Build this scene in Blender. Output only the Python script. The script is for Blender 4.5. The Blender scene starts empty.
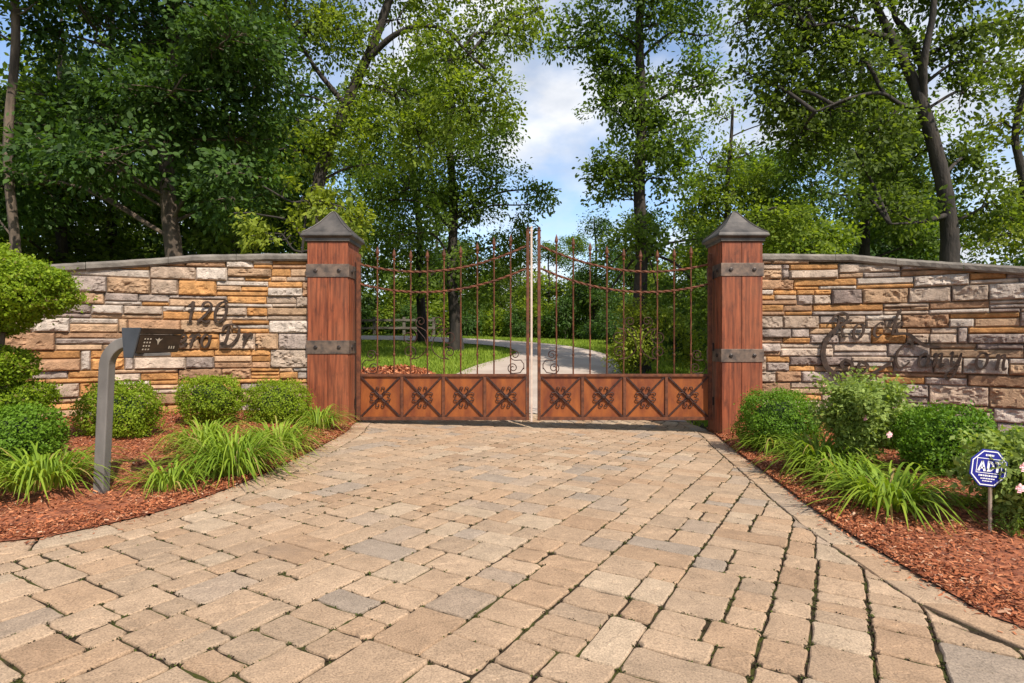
import bpy, math, random
import numpy as np
from mathutils import Vector, Matrix
random.seed(7)
rng = np.random.default_rng(7)
PI = math.pi
SC = bpy.context.scene
COL = SC.collection
F = 569.0            # focal length in pixels of a 1024 wide frame (20 mm)
CAMH = 1.2
HY = 341.5

# ------------------------------------------------------------------ ground shape
def gz(x, y):
    x = np.asarray(x, float); y = np.asarray(y, float)
    t = np.clip(y/8.5, -0.4, 1.0)
    z = t*(-0.10-0.03*np.clip(x, -5.0, 5.0))
    r = np.clip(y-9.2, 0, 20.0)
    z = z + 0.074*r + 0.012*np.clip(y-29.2, 0, 60) + 0.05*np.clip(y-42, 0, 70)
    return z
def gzf(x, y): return float(gz(x, y))
def at(px, py, Y): return Vector(((px-512)/F*Y, Y, CAMH-(py-HY)/F*Y))
def hit(px, py):
    lo, hi = 0.8, 60.0
    for _ in range(60):
        m = (lo+hi)/2
        p = at(px, py, m)
        if p.z > gzf(p.x, m): lo = m
        else: hi = m
    p = at(px, py, lo); p.z = gzf(p.x, p.y)
    return p

# ------------------------------------------------------------------ numpy value noise
def _h(ix, iy, iz, seed):
    n = (ix*374761393 + iy*668265263 + iz*2147483647 + seed*1274126177) & 0xffffffff
    n = ((n ^ (n >> 13))*1274126177) & 0xffffffff
    n = ((n ^ (n >> 16))*2246822519) & 0xffffffff
    return ((n ^ (n >> 15)) & 0xffff)/65535.0
def vnoise(P, scale, seed=0):
    P = np.asarray(P, float)*scale
    i = np.floor(P).astype(np.int64); f = P-i; f = f*f*(3-2*f)
    r = 0
    for dx in (0, 1):
        for dy in (0, 1):
            for dz in (0, 1):
                w = (f[:, 0] if dx else 1-f[:, 0])*(f[:, 1] if dy else 1-f[:, 1])*(f[:, 2] if dz else 1-f[:, 2])
                r = r+w*_h(i[:, 0]+dx, i[:, 1]+dy, i[:, 2]+dz, seed)
    return r

# ------------------------------------------------------------------ materials
class NT:
    def __init__(s, name):
        s.m = bpy.data.materials.new(name); s.m.use_nodes = True
        s.t = s.m.node_tree; s.t.nodes.clear()
        s.out = s.n('ShaderNodeOutputMaterial')
    def n(s, typ, **kw):
        nd = s.t.nodes.new(typ)
        for k, v in kw.items(): setattr(nd, k, v)
        return nd
    def l(s, a, b): s.t.links.new(a, b)
    def noise(s, vec, scale, detail=4, rough=.55):
        nd = s.n('ShaderNodeTexNoise'); nd.inputs['Scale'].default_value = scale
        nd.inputs['Detail'].default_value = detail; nd.inputs['Roughness'].default_value = rough
        s.l(vec, nd.inputs['Vector']); return nd.outputs['Fac']
    def ramp(s, fac, stops):
        nd = s.n('ShaderNodeValToRGB'); e = nd.color_ramp.elements
        while len(e) < len(stops): e.new(.5)
        for el, (p, c) in zip(e, stops):
            el.position = p; el.color = (c, c, c, 1) if isinstance(c, (int, float)) else (*c, 1)
        s.l(fac, nd.inputs[0]); return nd.outputs[0]
    def mix(s, fac, a, b, mode='MIX'):
        nd = s.n('ShaderNodeMix', data_type='RGBA', blend_type=mode)
        for i, v in ((0, fac), (6, a), (7, b)):
            if hasattr(v, 'links'): s.l(v, nd.inputs[i])
            elif i == 0: nd.inputs[0].default_value = v
            else: nd.inputs[i].default_value = (*v, 1)
        return nd.outputs[2]
    def coords(s, scale=(1, 1, 1), rnd=False):
        tc = s.n('ShaderNodeTexCoord'); v = tc.outputs['Object']
        if rnd:
            oi = s.n('ShaderNodeObjectInfo'); ad = s.n('ShaderNodeVectorMath', operation='MULTIPLY_ADD')
            cx = s.n('ShaderNodeCombineXYZ')
            for k in range(3): s.l(oi.outputs['Random'], cx.inputs[k])
            s.l(cx.outputs[0], ad.inputs[0]); ad.inputs[1].default_value = (17, 31, 23); s.l(v, ad.inputs[2]); v = ad.outputs[0]
        if scale != (1, 1, 1):
            mp = s.n('ShaderNodeMapping'); mp.inputs['Scale'].default_value = scale
            s.l(v, mp.inputs['Vector']); v = mp.outputs[0]
        return v
    def bsdf(s, color, rough=.8, metal=0, spec=.5):
        b = s.n('ShaderNodeBsdfPrincipled')
        if hasattr(color, 'links'): s.l(color, b.inputs['Base Color'])
        else: b.inputs['Base Color'].default_value = (*color, 1)
        if hasattr(rough, 'links'): s.l(rough, b.inputs['Roughness'])
        else: b.inputs['Roughness'].default_value = rough
        b.inputs['Metallic'].default_value = metal
        b.inputs['Specular IOR Level'].default_value = spec
        s.l(b.outputs[0], s.out.inputs[0]); return b
    def bump(s, b, h, strength=.4, dist=.01):
        nd = s.n('ShaderNodeBump'); nd.inputs['Strength'].default_value = strength
        nd.inputs['Distance'].default_value = dist
        s.l(h, nd.inputs['Height']); s.l(nd.outputs[0], b.inputs['Normal'])

def mat_simple(name, c1, c2, scale=6, rough=.8, bump=.3, bscale=60, dist=.005, metal=0, spec=.5, stretch=(1, 1, 1), lo=.35, hi=.65):
    t = NT(name); v = t.coords(stretch, rnd=True)
    c = t.mix(t.ramp(t.noise(v, scale, 5), [(lo, 0.0), (hi, 1.0)]), c1, c2)
    b = t.bsdf(c, rough, metal, spec); t.bump(b, t.noise(v, bscale, 4), bump, dist); return t.m

def mat_attr(name, var=.35, vscale=5, bscale=60, bump=.4, dist=.006, rough=.85, stain=None, speck=0, spec=.3):
    """each stone's own colour (attribute Col) with mottling"""
    t = NT(name); v = t.coords()
    a = t.n('ShaderNodeAttribute', attribute_name='Col').outputs['Color']
    f = t.ramp(t.noise(v, vscale, 6, .65), [(.3, 1-var), (.7, 1+var*.6)])
    c = t.mix(1.0, a, f, 'MULTIPLY')
    if speck:
        s2 = t.ramp(t.noise(v, 130, 2, .7), [(.3, 1-speck), (.5, 1.0), (.72, 1+speck*.8)])
        c = t.mix(1.0, c, s2, 'MULTIPLY')
    if stain:
        k = t.ramp(t.noise(v, stain[1], 5, .6), [(stain[2], 0.0), (stain[2]+.14, stain[3])])
        c = t.mix(k, c, stain[0])
    b = t.bsdf(c, rough, 0, spec); t.bump(b, t.noise(v, bscale, 5, .7), bump, dist); return t.m

def mat_leaf(name, dark, mid, light, trans=.35, rough=.5, dead=None):
    t = NT(name)
    g = t.n('ShaderNodeNewGeometry')
    c = t.ramp(g.outputs['Random Per Island'], [(0, dark), (.5, mid), (1, light)] if not dead else [(0, dark), (.5, mid), (.93, light), (.955, dead)])
    v = t.coords(rnd=True)
    c = t.mix(t.ramp(t.noise(v, .9, 3), [(.35, 0.0), (.7, .55)]), c, light)
    b = t.n('ShaderNodeBsdfPrincipled'); t.l(c, b.inputs['Base Color'])
    b.inputs['Roughness'].default_value = rough+.1; b.inputs['Specular IOR Level'].default_value = .22
    tr = t.n('ShaderNodeBsdfTranslucent')
    c2 = t.mix(1.0, c, (1.5, 1.5, .55), 'MULTIPLY'); t.l(c2, tr.inputs[0])
    mx = t.n('ShaderNodeMixShader'); mx.inputs[0].default_value = trans
    t.l(b.outputs[0], mx.inputs[1]); t.l(tr.outputs[0], mx.inputs[2]); t.l(mx.outputs[0], t.out.inputs[0])
    return t.m

def mat_wood(name, c1, c2, knots=(.035, .012, .007)):
    t = NT(name)
    v = t.coords((9, 9, .5), rnd=True)
    n1 = t.noise(v, 3, 6, .6)
    c = t.mix(t.ramp(n1, [(.38, 0.0), (.64, 1.0)]), c1, c2)
    v2 = t.coords((3, 3, 1.1), rnd=True)
    c = t.mix(t.ramp(t.noise(v2, 4, 4, .7), [(.52, 0.0), (.76, .75)]), c, knots)
    vg = t.coords((1, 1, 1), rnd=True)
    c = t.mix(t.ramp(t.noise(vg, 1.3, 3), [(.4, 0.0), (.75, .35)]), c, (.34, .13, .06))
    b = t.bsdf(c, .6, 0, .35); t.bump(b, n1, .6, .008); return t.m

M = {}
M['pillar_wood'] = mat_wood('pillar_wood', (.10, .024, .010), (.285, .073, .027))
M['strap'] = mat_simple('strap_iron', (.085, .065, .055), (.22, .15, .11), 9, .55, .4, 40, .004, .55)
M['bolt'] = mat_simple('bolt_iron', (.02, .016, .014), (.05, .035, .03), 9, .5, .2, 80, .002, .4)
M['cap'] = mat_simple('cap_metal', (.045, .040, .037), (.105, .09, .08), 5, .6, .3, 50, .004, .3)
M['rust'] = mat_simple('gate_rust_bar', (.062, .018, .007), (.15, .045, .015), 14, .75, .5, 90, .003, .15)
M['rust_panel'] = mat_simple('gate_rust_panel', (.135, .027, .0045), (.28, .074, .0095), 4, .6, .25, 60, .003, .1, stretch=(1.6, 1.6, .55))
M['rust_dark'] = mat_simple('gate_dark_scroll', (.020, .007, .005), (.06, .018, .009), 18, .65, .4, 90, .003, .3)
M['stop'] = mat_simple('gate_stop_pale', (.46, .33, .26), (.58, .46, .37), 8, .5, .2, 40, .003, .1)
M['letter'] = mat_simple('letter_metal', (.028, .017, .011), (.075, .044, .029), 14, .55, .3, 60, .003, .4)
M['mailbox'] = mat_simple('mailbox_black', (.018, .012, .009), (.05, .032, .02), 5, .32, .15, 20, .003, .3, stretch=(1, 1, 3))
M['mailbox_door_skytint'] = mat_simple('mailbox_door_skytint', (.045, .05, .058), (.07, .075, .085), 6, .42, .15, 30, .003, .4)  # lighter bluish grey paints in the sky reflected on the door
M['etch'] = mat_simple('mailbox_etch', (.38, .32, .24), (.5, .42, .33), 10, .5, .1, 40, .001)
M['post'] = mat_simple('mailbox_post_paint', (.11, .098, .088), (.175, .158, .142), 7, .6, .3, 50, .003, .1, stretch=(1, 1, .3))
M['sign_blue'] = mat_simple('sign_blue', (.012, .014, .19), (.016, .02, .24), 5, .35, .05, 40, .001)
M['sign_white'] = mat_simple('sign_white', (.74, .74, .76), (.8, .8, .82), 5, .4, .05, 40, .001)
M['stake'] = mat_simple('stake_metal', (.33, .25, .19), (.42, .34, .27), 12, .5, .1, 40, .001, .4)
M['stone'] = mat_attr('wall_stone', .45, 8, 48, .9, .022, .9, ((.10, .07, .05), 2.2, .62, .45), .12)
M['core'] = mat_simple('wall_core_brown', (.09, .062, .045), (.16, .115, .085), 10, .95, .3, 60)  # plain dark brown of the solid core behind the stones
M['coping'] = mat_simple('wall_coping', (.10, .085, .07), (.21, .18, .15), 5, .9, .6, 50, .008)
M['paver'] = mat_attr('paver_stone', .20, 9, 190, .75, .004, .9, ((.20, .15, .11), 1.1, .56, .38), .42)
M['concrete'] = mat_simple('drive_concrete', (.34, .27, .225), (.42, .345, .29), 1.2, .9, .5, 120, .006)
M['bark'] = mat_simple('bark_dark', (.014, .011, .009), (.046, .035, .027), 7, .95, .9, 26, .03, stretch=(1, 1, .25))
M['bark_warm'] = mat_simple('bark_warm', (.05, .036, .026), (.14, .10, .07), 7, .95, .9, 26, .03, stretch=(1, 1, .25))
M['fence'] = mat_simple('fence_wood', (.06, .05, .04), (.13, .11, .09), 6, .9, .5, 40, stretch=(.3, 1, 1))
M['mulch'] = mat_simple('mulch_base', (.14, .04, .018), (.34, .11, .045), 16, .95, .5, 70, .012)
M['petal'] = mat_simple('petal_pink', (.68, .30, .33), (.82, .52, .50), 20, .6, .1, 40)

# joints: soil with moss
t = NT('joint_soil'); v = t.coords()
c = t.mix(t.ramp(t.noise(v, 2.6, 4), [(.47, 0.0), (.56, 1.0)]), (.028, .019, .012), (.05, .055, .012))
c = t.mix(t.ramp(t.noise(v, 30, 3), [(.4, 0.0), (.7, .6)]), c, (.06, .045, .03))
b = t.bsdf(c, .98, 0, .1); t.bump(b, t.noise(v, 120, 4), .8, .01); M['joint'] = t.m
# mulch chips
t = NT('mulch_chip'); g = t.n('ShaderNodeNewGeometry')
c = t.ramp(g.outputs['Random Per Island'], [(0, (.10, .028, .014)), (.35, (.26, .075, .030)), (.7, (.39, .13, .055)), (.93, (.46, .19, .09)), (1, (.50, .32, .21))])
b = t.bsdf(c, .85, 0, .2); M['chip'] = t.m
t = NT('moss_crumbs'); g = t.n('ShaderNodeNewGeometry')
c = t.ramp(g.outputs['Random Per Island'], [(0, (.022, .015, .010)), (.45, (.04, .030, .016)), (.7, (.045, .055, .014)), (1, (.085, .10, .022))])
b = t.bsdf(c, .95, 0, .1); M['moss'] = t.m
# lawn ground
t = NT('ground_lawn'); v = t.coords()
c = t.mix(t.ramp(t.noise(v, .5, 4), [(.35, 0.0), (.65, 1.0)]), (.11, .17, .018), (.18, .25, .028))
c = t.mix(t.ramp(t.noise(v, 7, 5), [(.4, 0.0), (.75, .6)]), c, (.05, .085, .012))
# forest floor away from the drive
sp = t.n('ShaderNodeSeparateXYZ'); t.l(v, sp.inputs[0])
ab = t.n('ShaderNodeMath', operation='ABSOLUTE'); t.l(sp.outputs[0], ab.inputs[0])
nn = t.noise(v, .25, 3)
ad = t.n('ShaderNodeMath', operation='MULTIPLY_ADD'); t.l(nn, ad.inputs[0]); ad.inputs[1].default_value = 6; t.l(ab.outputs[0], ad.inputs[2])
k = t.ramp(ad.outputs[0], [(0, 0.0), (1, 1.0)])
mr = t.n('ShaderNodeMapRange'); t.l(ad.outputs[0], mr.inputs[0]); mr.inputs[1].default_value = 13; mr.inputs[2].default_value = 17
c = t.mix(mr.outputs[0], c, (.05, .045, .022))
b = t.bsdf(c, .95, 0, .15); t.bump(b, t.noise(v, 40, 4), .8, .04); M['lawn'] = t.m
M['grass'] = mat_leaf('grass_blade', (.10, .16, .014), (.17, .25, .022), (.26, .33, .04), .3, .55)
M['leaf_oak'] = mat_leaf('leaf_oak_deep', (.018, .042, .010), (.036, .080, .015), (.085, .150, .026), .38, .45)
M['leaf_mid'] = mat_leaf('leaf_mid', (.036, .066, .012), (.078, .134, .019), (.155, .225, .032), .54, .48)
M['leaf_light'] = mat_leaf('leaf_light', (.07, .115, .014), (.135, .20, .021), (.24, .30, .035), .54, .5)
M['leaf_olive'] = mat_leaf('leaf_olive', (.036, .060, .012), (.076, .118, .019), (.15, .20, .034), .54, .48)
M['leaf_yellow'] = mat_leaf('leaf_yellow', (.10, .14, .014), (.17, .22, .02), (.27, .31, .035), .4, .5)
M['leaf_box'] = mat_leaf('leaf_boxwood', (.10, .165, .008), (.175, .26, .013), (.27, .35, .022), .40, .5, (.19, .16, .04))
M['leaf_box_dark'] = mat_leaf('leaf_boxwood_dark', (.048, .115, .008), (.092, .19, .013), (.16, .27, .022), .36, .5)
M['leaf_rose'] = mat_leaf('leaf_rose', (.10, .155, .028), (.185, .26, .05), (.30, .37, .095), .35, .5)
M['leaf_blade'] = mat_leaf('leaf_daylily', (.085, .15, .012), (.155, .245, .02), (.28, .37, .04), .35, .45, (.36, .25, .10))
M['bush_core'] = mat_simple('bush_filler_dark', (.010, .020, .004), (.02, .035, .008), 20, .95, .6, 40, .02)  # dark green of the solid filler inside the shrubs

# ------------------------------------------------------------------ mesh building
class MB:
    def __init__(s): s.v = []; s.f = []; s.c = None; s.n = 0
    def add(s, V, Fs, col=None):
        V = np.asarray(V, float).reshape(-1, 3)
        s.v.append(V); o = s.n
        s.f.extend([tuple(i+o for i in f) for f in Fs]); s.n += len(V)
        if col is not None:
            if s.c is None: s.c = []
            s.c.append(np.tile(np.asarray(col, float), (len(V), 1)))
    def box(s, x0, x1, y0, y1, z0, z1):
        V = [(x, y, z) for z in (z0, z1) for y in (y0, y1) for x in (x0, x1)]
        s.add(V, [(0, 2, 3, 1), (4, 5, 7, 6), (0, 1, 5, 4), (2, 6, 7, 3), (0, 4, 6, 2), (1, 3, 7, 5)])
    def bar(s, p0, p1, w, d, up=(0, 1, 0)):
        p0 = Vector(p0); p1 = Vector(p1); D = (p1-p0).normalized(); U = Vector(up)
        U = (U-D*U.dot(D)).normalized(); S = D.cross(U)
        V = []
        for p in (p0, p1):
            for a, b in ((-1, -1), (1, -1), (1, 1), (-1, 1)): V.append(p+S*(a*w/2)+U*(b*d/2))
        s.add([tuple(q) for q in V], [(0, 1, 2, 3), (7, 6, 5, 4), (0, 4, 5, 1), (1, 5, 6, 2), (2, 6, 7, 3), (3, 7, 4, 0)])
    def tube(s, pts, radii, n=8, twist=0.0, rough=0.0, cap=True):
        P = np.asarray([tuple(p) for p in pts], float); m = len(P)
        R = np.broadcast_to(np.asarray(radii, float), (m,))
        T = np.gradient(P, axis=0); T /= np.linalg.norm(T, axis=1)[:, None]+1e-12
        ref = np.array([0, 0, 1.]) if abs(T[0, 2]) < .9 else np.array([1., 0, 0])
        U = np.cross(T[0], ref); U /= np.linalg.norm(U)
        V = []
        for i in range(m):
            U = U-T[i]*U.dot(T[i]); U /= np.linalg.norm(U)+1e-12; W = np.cross(T[i], U)
            for k in range(n):
                a = 2*PI*k/n+twist*i
                r = R[i]*(1+rough*(random.random()-.5))
                V.append(P[i]+r*(math.cos(a)*U+math.sin(a)*W))
        fs = [(i*n+k, i*n+(k+1) % n, (i+1)*n+(k+1) % n, (i+1)*n+k) for i in range(m-1) for k in range(n)]
        if cap: fs += [tuple(range(n-1, -1, -1)), tuple(range((m-1)*n, m*n))]
        s.add(V, fs)
    def lathe(s, prof, c, n=12, square=False):
        V = []; c = np.asarray(c, float)
        ang = [(k+.5)*2*PI/n for k in range(n)]
        for r, z in prof:
            for a in ang: V.append(c+np.array([r*math.cos(a), r*math.sin(a), z]))
        m = len(prof)
        fs = [(i*n+k, i*n+(k+1) % n, (i+1)*n+(k+1) % n, (i+1)*n+k) for i in range(m-1) for k in range(n)]
        fs += [tuple(range(n-1, -1, -1)), tuple(range((m-1)*n, m*n))]
        s.add(V, fs)
    def build(s, name, m, parent=None, bevel=0, smooth=False, loc=None):
        V = np.concatenate(s.v) if s.v else np.zeros((0, 3))
        off = np.zeros(3)
        p = parent
        while p is not None: off += np.array(p.location); p = p.parent
        if loc is not None: off = np.array(loc, float)
        me = bpy.data.meshes.new(name)
        me.from_pydata((V-off).tolist(), [], s.f)
        if s.c is not None:
            at_ = me.color_attributes.new('Col', 'FLOAT_COLOR', 'POINT')
            C = np.concatenate(s.c); C4 = np.ones((len(C), 4), np.float32); C4[:, :3] = C
            at_.data.foreach_set('color', C4.ravel())
        if smooth: me.polygons.foreach_set('use_smooth', [True]*len(me.polygons))
        me.materials.append(m); me.update()
        o = bpy.data.objects.new(name, me); COL.objects.link(o)
        if loc is not None: o.location = loc
        if parent is not None: o.parent = parent
        if bevel:
            b = o.modifiers.new('bevel', 'BEVEL'); b.width = bevel; b.segments = 2; b.limit_method = 'ANGLE'
        return o

def quads_obj(name, V, m, parent=None, loc=None, tri=False, nper=4):
    """V: (n,nper,3) world-space faces, each an island"""
    n = len(V); off = np.zeros(3); p = parent
    while p is not None: off += np.array(p.location); p = p.parent
    if loc is not None: off = np.array(loc, float)
    me = bpy.data.meshes.new(name)
    me.vertices.add(n*nper); me.vertices.foreach_set('co', (V-off).astype(np.float32).ravel())
    me.loops.add(n*nper); me.loops.foreach_set('vertex_index', np.arange(n*nper, dtype=np.int32))
    me.polygons.add(n)
    me.polygons.foreach_set('loop_start', np.arange(0, n*nper, nper, dtype=np.int32))
    me.polygons.foreach_set('loop_total', np.full(n, nper, np.int32))
    me.materials.append(m); me.update(calc_edges=True)
    o = bpy.data.objects.new(name, me); COL.objects.link(o)
    if loc is not None: o.location = loc
    if parent is not None: o.parent = parent
    return o

def tag(o, label=None, cat=None, group=None, kind=None):
    if label: o['label'] = label
    if cat: o['category'] = cat
    if group: o['group'] = group
    if kind: o['kind'] = kind
    return o
def thing(name, label, cat, loc, group=None):
    o = bpy.data.objects.new(name, None); COL.objects.link(o)
    o.location = loc; o.empty_display_size = .2
    return tag(o, label, cat, group)
def unit(a): return a/(np.linalg.norm(a, axis=-1, keepdims=True)+1e-9)
def crom(pts, n=8):
    P = [np.asarray(p, float) for p in pts]; P = [2*P[0]-P[1]]+P+[2*P[-1]-P[-2]]
    out = []
    for i in range(1, len(P)-2):
        for k in range(n):
            t = k/n; a, b, c, d = P[i-1:i+3]
            out.append(.5*((2*b)+(c-a)*t+(2*a-5*b+4*c-d)*t*t+(3*b-a-3*c+d)*t**3))
    out.append(P[-2]); return np.array(out)
def resample(P, step):
    d = np.concatenate([[0], np.cumsum(np.linalg.norm(np.diff(P, axis=0), axis=1))])
    s = np.linspace(0, d[-1], max(2, int(d[-1]/step)))
    return np.stack([np.interp(s, d, P[:, k]) for k in range(P.shape[1])], 1), s

# ------------------------------------------------------------------ leaves
def leaf_faces(P, D, N, L, W, fold=.15, six=False):
    D = unit(D); S = unit(np.cross(N, D)); N = np.cross(D, S)
    L = L[:, None]; W = W[:, None]
    if six: return np.stack([P, P+D*L*.28+S*W*.42+N*W*fold, P+D*L*.66+S*W*.46+N*W*fold, P+D*L, P+D*L*.62-S*W*.46+N*W*fold, P+D*L*.25-S*W*.40+N*W*fold], 1)
    return np.stack([P, P+D*L*.45+S*W*.5+N*W*fold, P+D*L, P+D*L*.5-S*W*.5+N*W*fold], 1)
def spray_leaves(C, O, k, R, size, droop=.25, flat=.28, six=False):
    """k leaves around each spray centre C growing along O"""
    m = len(C); Cn = np.repeat(C, k, 0); On = np.repeat(O, k, 0)
    ns = unit(np.array([0, 0, .8])+.4*rng.normal(size=(m, 3))+.75*O); nsn = np.repeat(ns, k, 0)
    R_ = np.repeat(R*rng.uniform(.65, 1.3, m), k)
    rad = rng.normal(size=(m*k, 3)); rad -= nsn*np.sum(rad*nsn, 1, keepdims=True); rad = unit(rad)
    rr = np.sqrt(rng.random(m*k))*R_
    P = Cn+rad*rr[:, None]+nsn*(rng.normal(size=m*k)*flat*R_)[:, None]
    D = rad*.7+On*.5+.55*rng.normal(size=(m*k, 3))-np.array([0, 0, droop])
    N = unit(nsn+.40*rng.normal(size=(m*k, 3)))
    L = size*rng.uniform(.55, 1.45, m*k)
    return leaf_faces(P, D, N, L, L*rng.uniform(.42, .66, m*k), .15, six)

DENS = 1.75
def make_tree(name, label, trunk_pts, r0, r1, blobs, leafmat, barkmat, leaf=.13, dens=1.0, k=46, R=.42, limbs=(), group=None, limb_r=.22, cat='tree', gap=.36, seed=1, base=None, fine=1.22):
    """trunk_pts world points from ground up; blobs: (centre, rx, ry, rz); limbs: extra (points, r0, r1)"""
    st = random.getstate(); random.seed(seed)
    T = crom([tuple(p) for p in trunk_pts], 8)
    T[:, 0] += .05*np.sin(T[:, 2]*1.3+seed); T[:, 1] += .05*np.cos(T[:, 2]*1.1+seed)
    root = thing(name, label, cat, tuple(T[0]) if base is None else base, group)
    tb = MB()
    h = np.linspace(0, 1, len(T)); rad = r0+(r1-r0)*h
    rad = rad*(1+.45*np.exp(-h*14))
    tb.tube(T, rad, 12, 0, .10)
    for pts, a, b in limbs:
        L = crom([tuple(p) for p in pts], 6); tb.tube(L, np.linspace(a, b, len(L)), 8, 0, .12)
    allC = []; allO = []
    nodes = [T]+[crom([tuple(p) for p in l[0]], 6) for l in limbs]
    nd = np.concatenate(nodes); nd = nd[nd[:, 2] > T[0, 2]+.25*(T[-1, 2]-T[0, 2])] if len(T) > 4 else nd
    for (c, rx, ry, rz) in blobs:
        c = np.array(tuple(c)); rv = np.array([rx, ry, rz])
        area = (rx*ry+rx*rz+ry*rz)/3
        n = max(6, int(dens*DENS*4*PI*area*.95/(R*R*3.0)))
        d = unit(rng.normal(size=(n, 3))); u = rng.random(n)**.42
        C = c+d*u[:, None]*rv
        keep = vnoise(C, .95, seed)*.7+vnoise(C, 2.3, seed+1)*.3 > gap+.05
        C = C[keep]; d = d[keep]
        if len(C) == 0: continue
        allC.append(C); allO.append(unit(d+np.array([0, 0, -.1])))
        # limb from the nearest lower point of the trunk
        dist = np.linalg.norm(nd-c, axis=1)+1.3*np.maximum(0, nd[:, 2]-c[2]+.35*np.hypot(nd[:, 0]-c[0], nd[:, 1]-c[1]))
        p0 = nd[np.argmin(dist)]
        mid = (p0+c)/2+np.array([0, 0, .12*np.linalg.norm(c-p0)])+.12*rng.normal(size=3)
        if np.linalg.norm(c-p0) > .3:
            L = crom([p0, mid, c, c+(c-mid)*.35], 5)
            rl = max(.02, min(limb_r*r0, .026*np.linalg.norm(c-p0)+.014))
            tb.tube(L, np.linspace(rl, .012, len(L)), 6, 0, .1)
        else: L = np.array([p0, c])
        half = L[len(L)//2-1:]
        for q in C[::2]:
            a = half[np.argmin(np.linalg.norm(half-q, axis=1))]
            tb.tube([a, (a+q)/2+.08*rng.normal(size=3), q], [.016, .011, .006], 4, cap=False)
    C = np.concatenate(allC); O = np.concatenate(allO)
    tb.build('trunk', barkmat, root, smooth=True)
    quads_obj('crown', spray_leaves(C, O, int(k*fine*fine*.92), R, leaf/fine, six=True), leafmat, root, nper=6)
    random.setstate(st)
    return root

def copy_tree(o, loc, rotz, scale, label, group):
    c = o.copy(); COL.objects.link(c)
    c.location = loc; c.rotation_euler = (0, 0, rotz); c.scale = (scale[0], scale[0], scale[1]); tag(c, label, None, group)
    for ch in list(o.children):
        d = ch.copy(); COL.objects.link(d); d.parent = c
        for g in ch.children:
            e = g.copy(); COL.objects.link(e); e.parent = d
    return c

# ------------------------------------------------------------------ camera, light, sky
cam = bpy.data.cameras.new('camera'); camo = bpy.data.objects.new('camera', cam); COL.objects.link(camo)
camo.location = (0, 0, CAMH); camo.rotation_euler = (PI/2, 0, 0)
cam.sensor_width = 36; cam.lens = F/1024*36; cam.clip_end = 2000; cam.clip_start = .05
SC.camera = camo
EL, AZ = math.radians(49), math.radians(149)        # sun from the right behind the camera; azimuth clockwise from +Y
S = Vector((math.sin(AZ)*math.cos(EL), math.cos(AZ)*math.cos(EL), math.sin(EL)))
sl = bpy.data.lights.new('sun', 'SUN'); sl.energy = 4.5; sl.angle = math.radians(.6); sl.color = (1, .93, .82)
so = bpy.data.objects.new('sun', sl); COL.objects.link(so); so.rotation_euler = S.to_track_quat('Z', 'Y').to_euler(); so.location = (8, -8, 12)
w = bpy.data.worlds.new('World'); SC.world = w; w.use_nodes = True
nt = w.node_tree; nt.nodes.clear()
wo = nt.nodes.new('ShaderNodeOutputWorld'); bg = nt.nodes.new('ShaderNodeBackground'); bg.inputs[1].default_value = .15
sky = nt.nodes.new('ShaderNodeTexSky'); sky.sky_type = 'NISHITA'; sky.sun_disc = False
sky.sun_elevation = EL; sky.sun_rotation = AZ; sky.altitude = 200; sky.dust_density = .6; sky.ozone_density = 1.5
tc = nt.nodes.new('ShaderNodeTexCoord')
mp = nt.nodes.new('ShaderNodeMapping'); mp.inputs['Scale'].default_value = (1, 1, 1.9); mp.inputs['Location'].default_value = (.35, .2, .55)
nz = nt.nodes.new('ShaderNodeTexNoise'); nz.inputs['Scale'].default_value = 3.3; nz.inputs['Detail'].default_value = 7; nz.inputs['Roughness'].default_value = .52
rp = nt.nodes.new('ShaderNodeValToRGB'); rp.color_ramp.elements[0].position = .41; rp.color_ramp.elements[1].position = .60
nz2 = nt.nodes.new('ShaderNodeTexNoise'); nz2.inputs['Scale'].default_value = 7; nz2.inputs['Detail'].default_value = 5
cr = nt.nodes.new('ShaderNodeValToRGB'); cr.color_ramp.elements[0].color = (2.9, 3.15, 3.6, 1); cr.color_ramp.elements[1].color = (4.7, 4.75, 4.9, 1)
cr.color_ramp.elements[0].position = .35; cr.color_ramp.elements[1].position = .65
mx = nt.nodes.new('ShaderNodeMix'); mx.data_type = 'RGBA'
L = nt.links.new
L(tc.outputs['Generated'], mp.inputs['Vector']); L(mp.outputs[0], nz.inputs['Vector']); L(mp.outputs[0], nz2.inputs['Vector'])
L(nz.outputs['Fac'], rp.inputs[0]); L(nz2.outputs['Fac'], cr.inputs[0])
L(rp.outputs[0], mx.inputs[0]); L(sky.outputs[0], mx.inputs[6]); L(cr.outputs[0], mx.inputs[7])
L(mx.outputs[2], bg.inputs[0]); L(bg.outputs[0], wo.inputs[0])
vs = SC.view_settings; vs.view_transform = 'Standard'; vs.look = 'None'; vs.gamma = 1; vs.use_curve_mapping = False; vs.exposure = .6
SC.cycles.max_bounces = 6; SC.cycles.transmission_bounces = 4; SC.cycles.transparent_max_bounces = 4
SC.cycles.use_denoising = True

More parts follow.
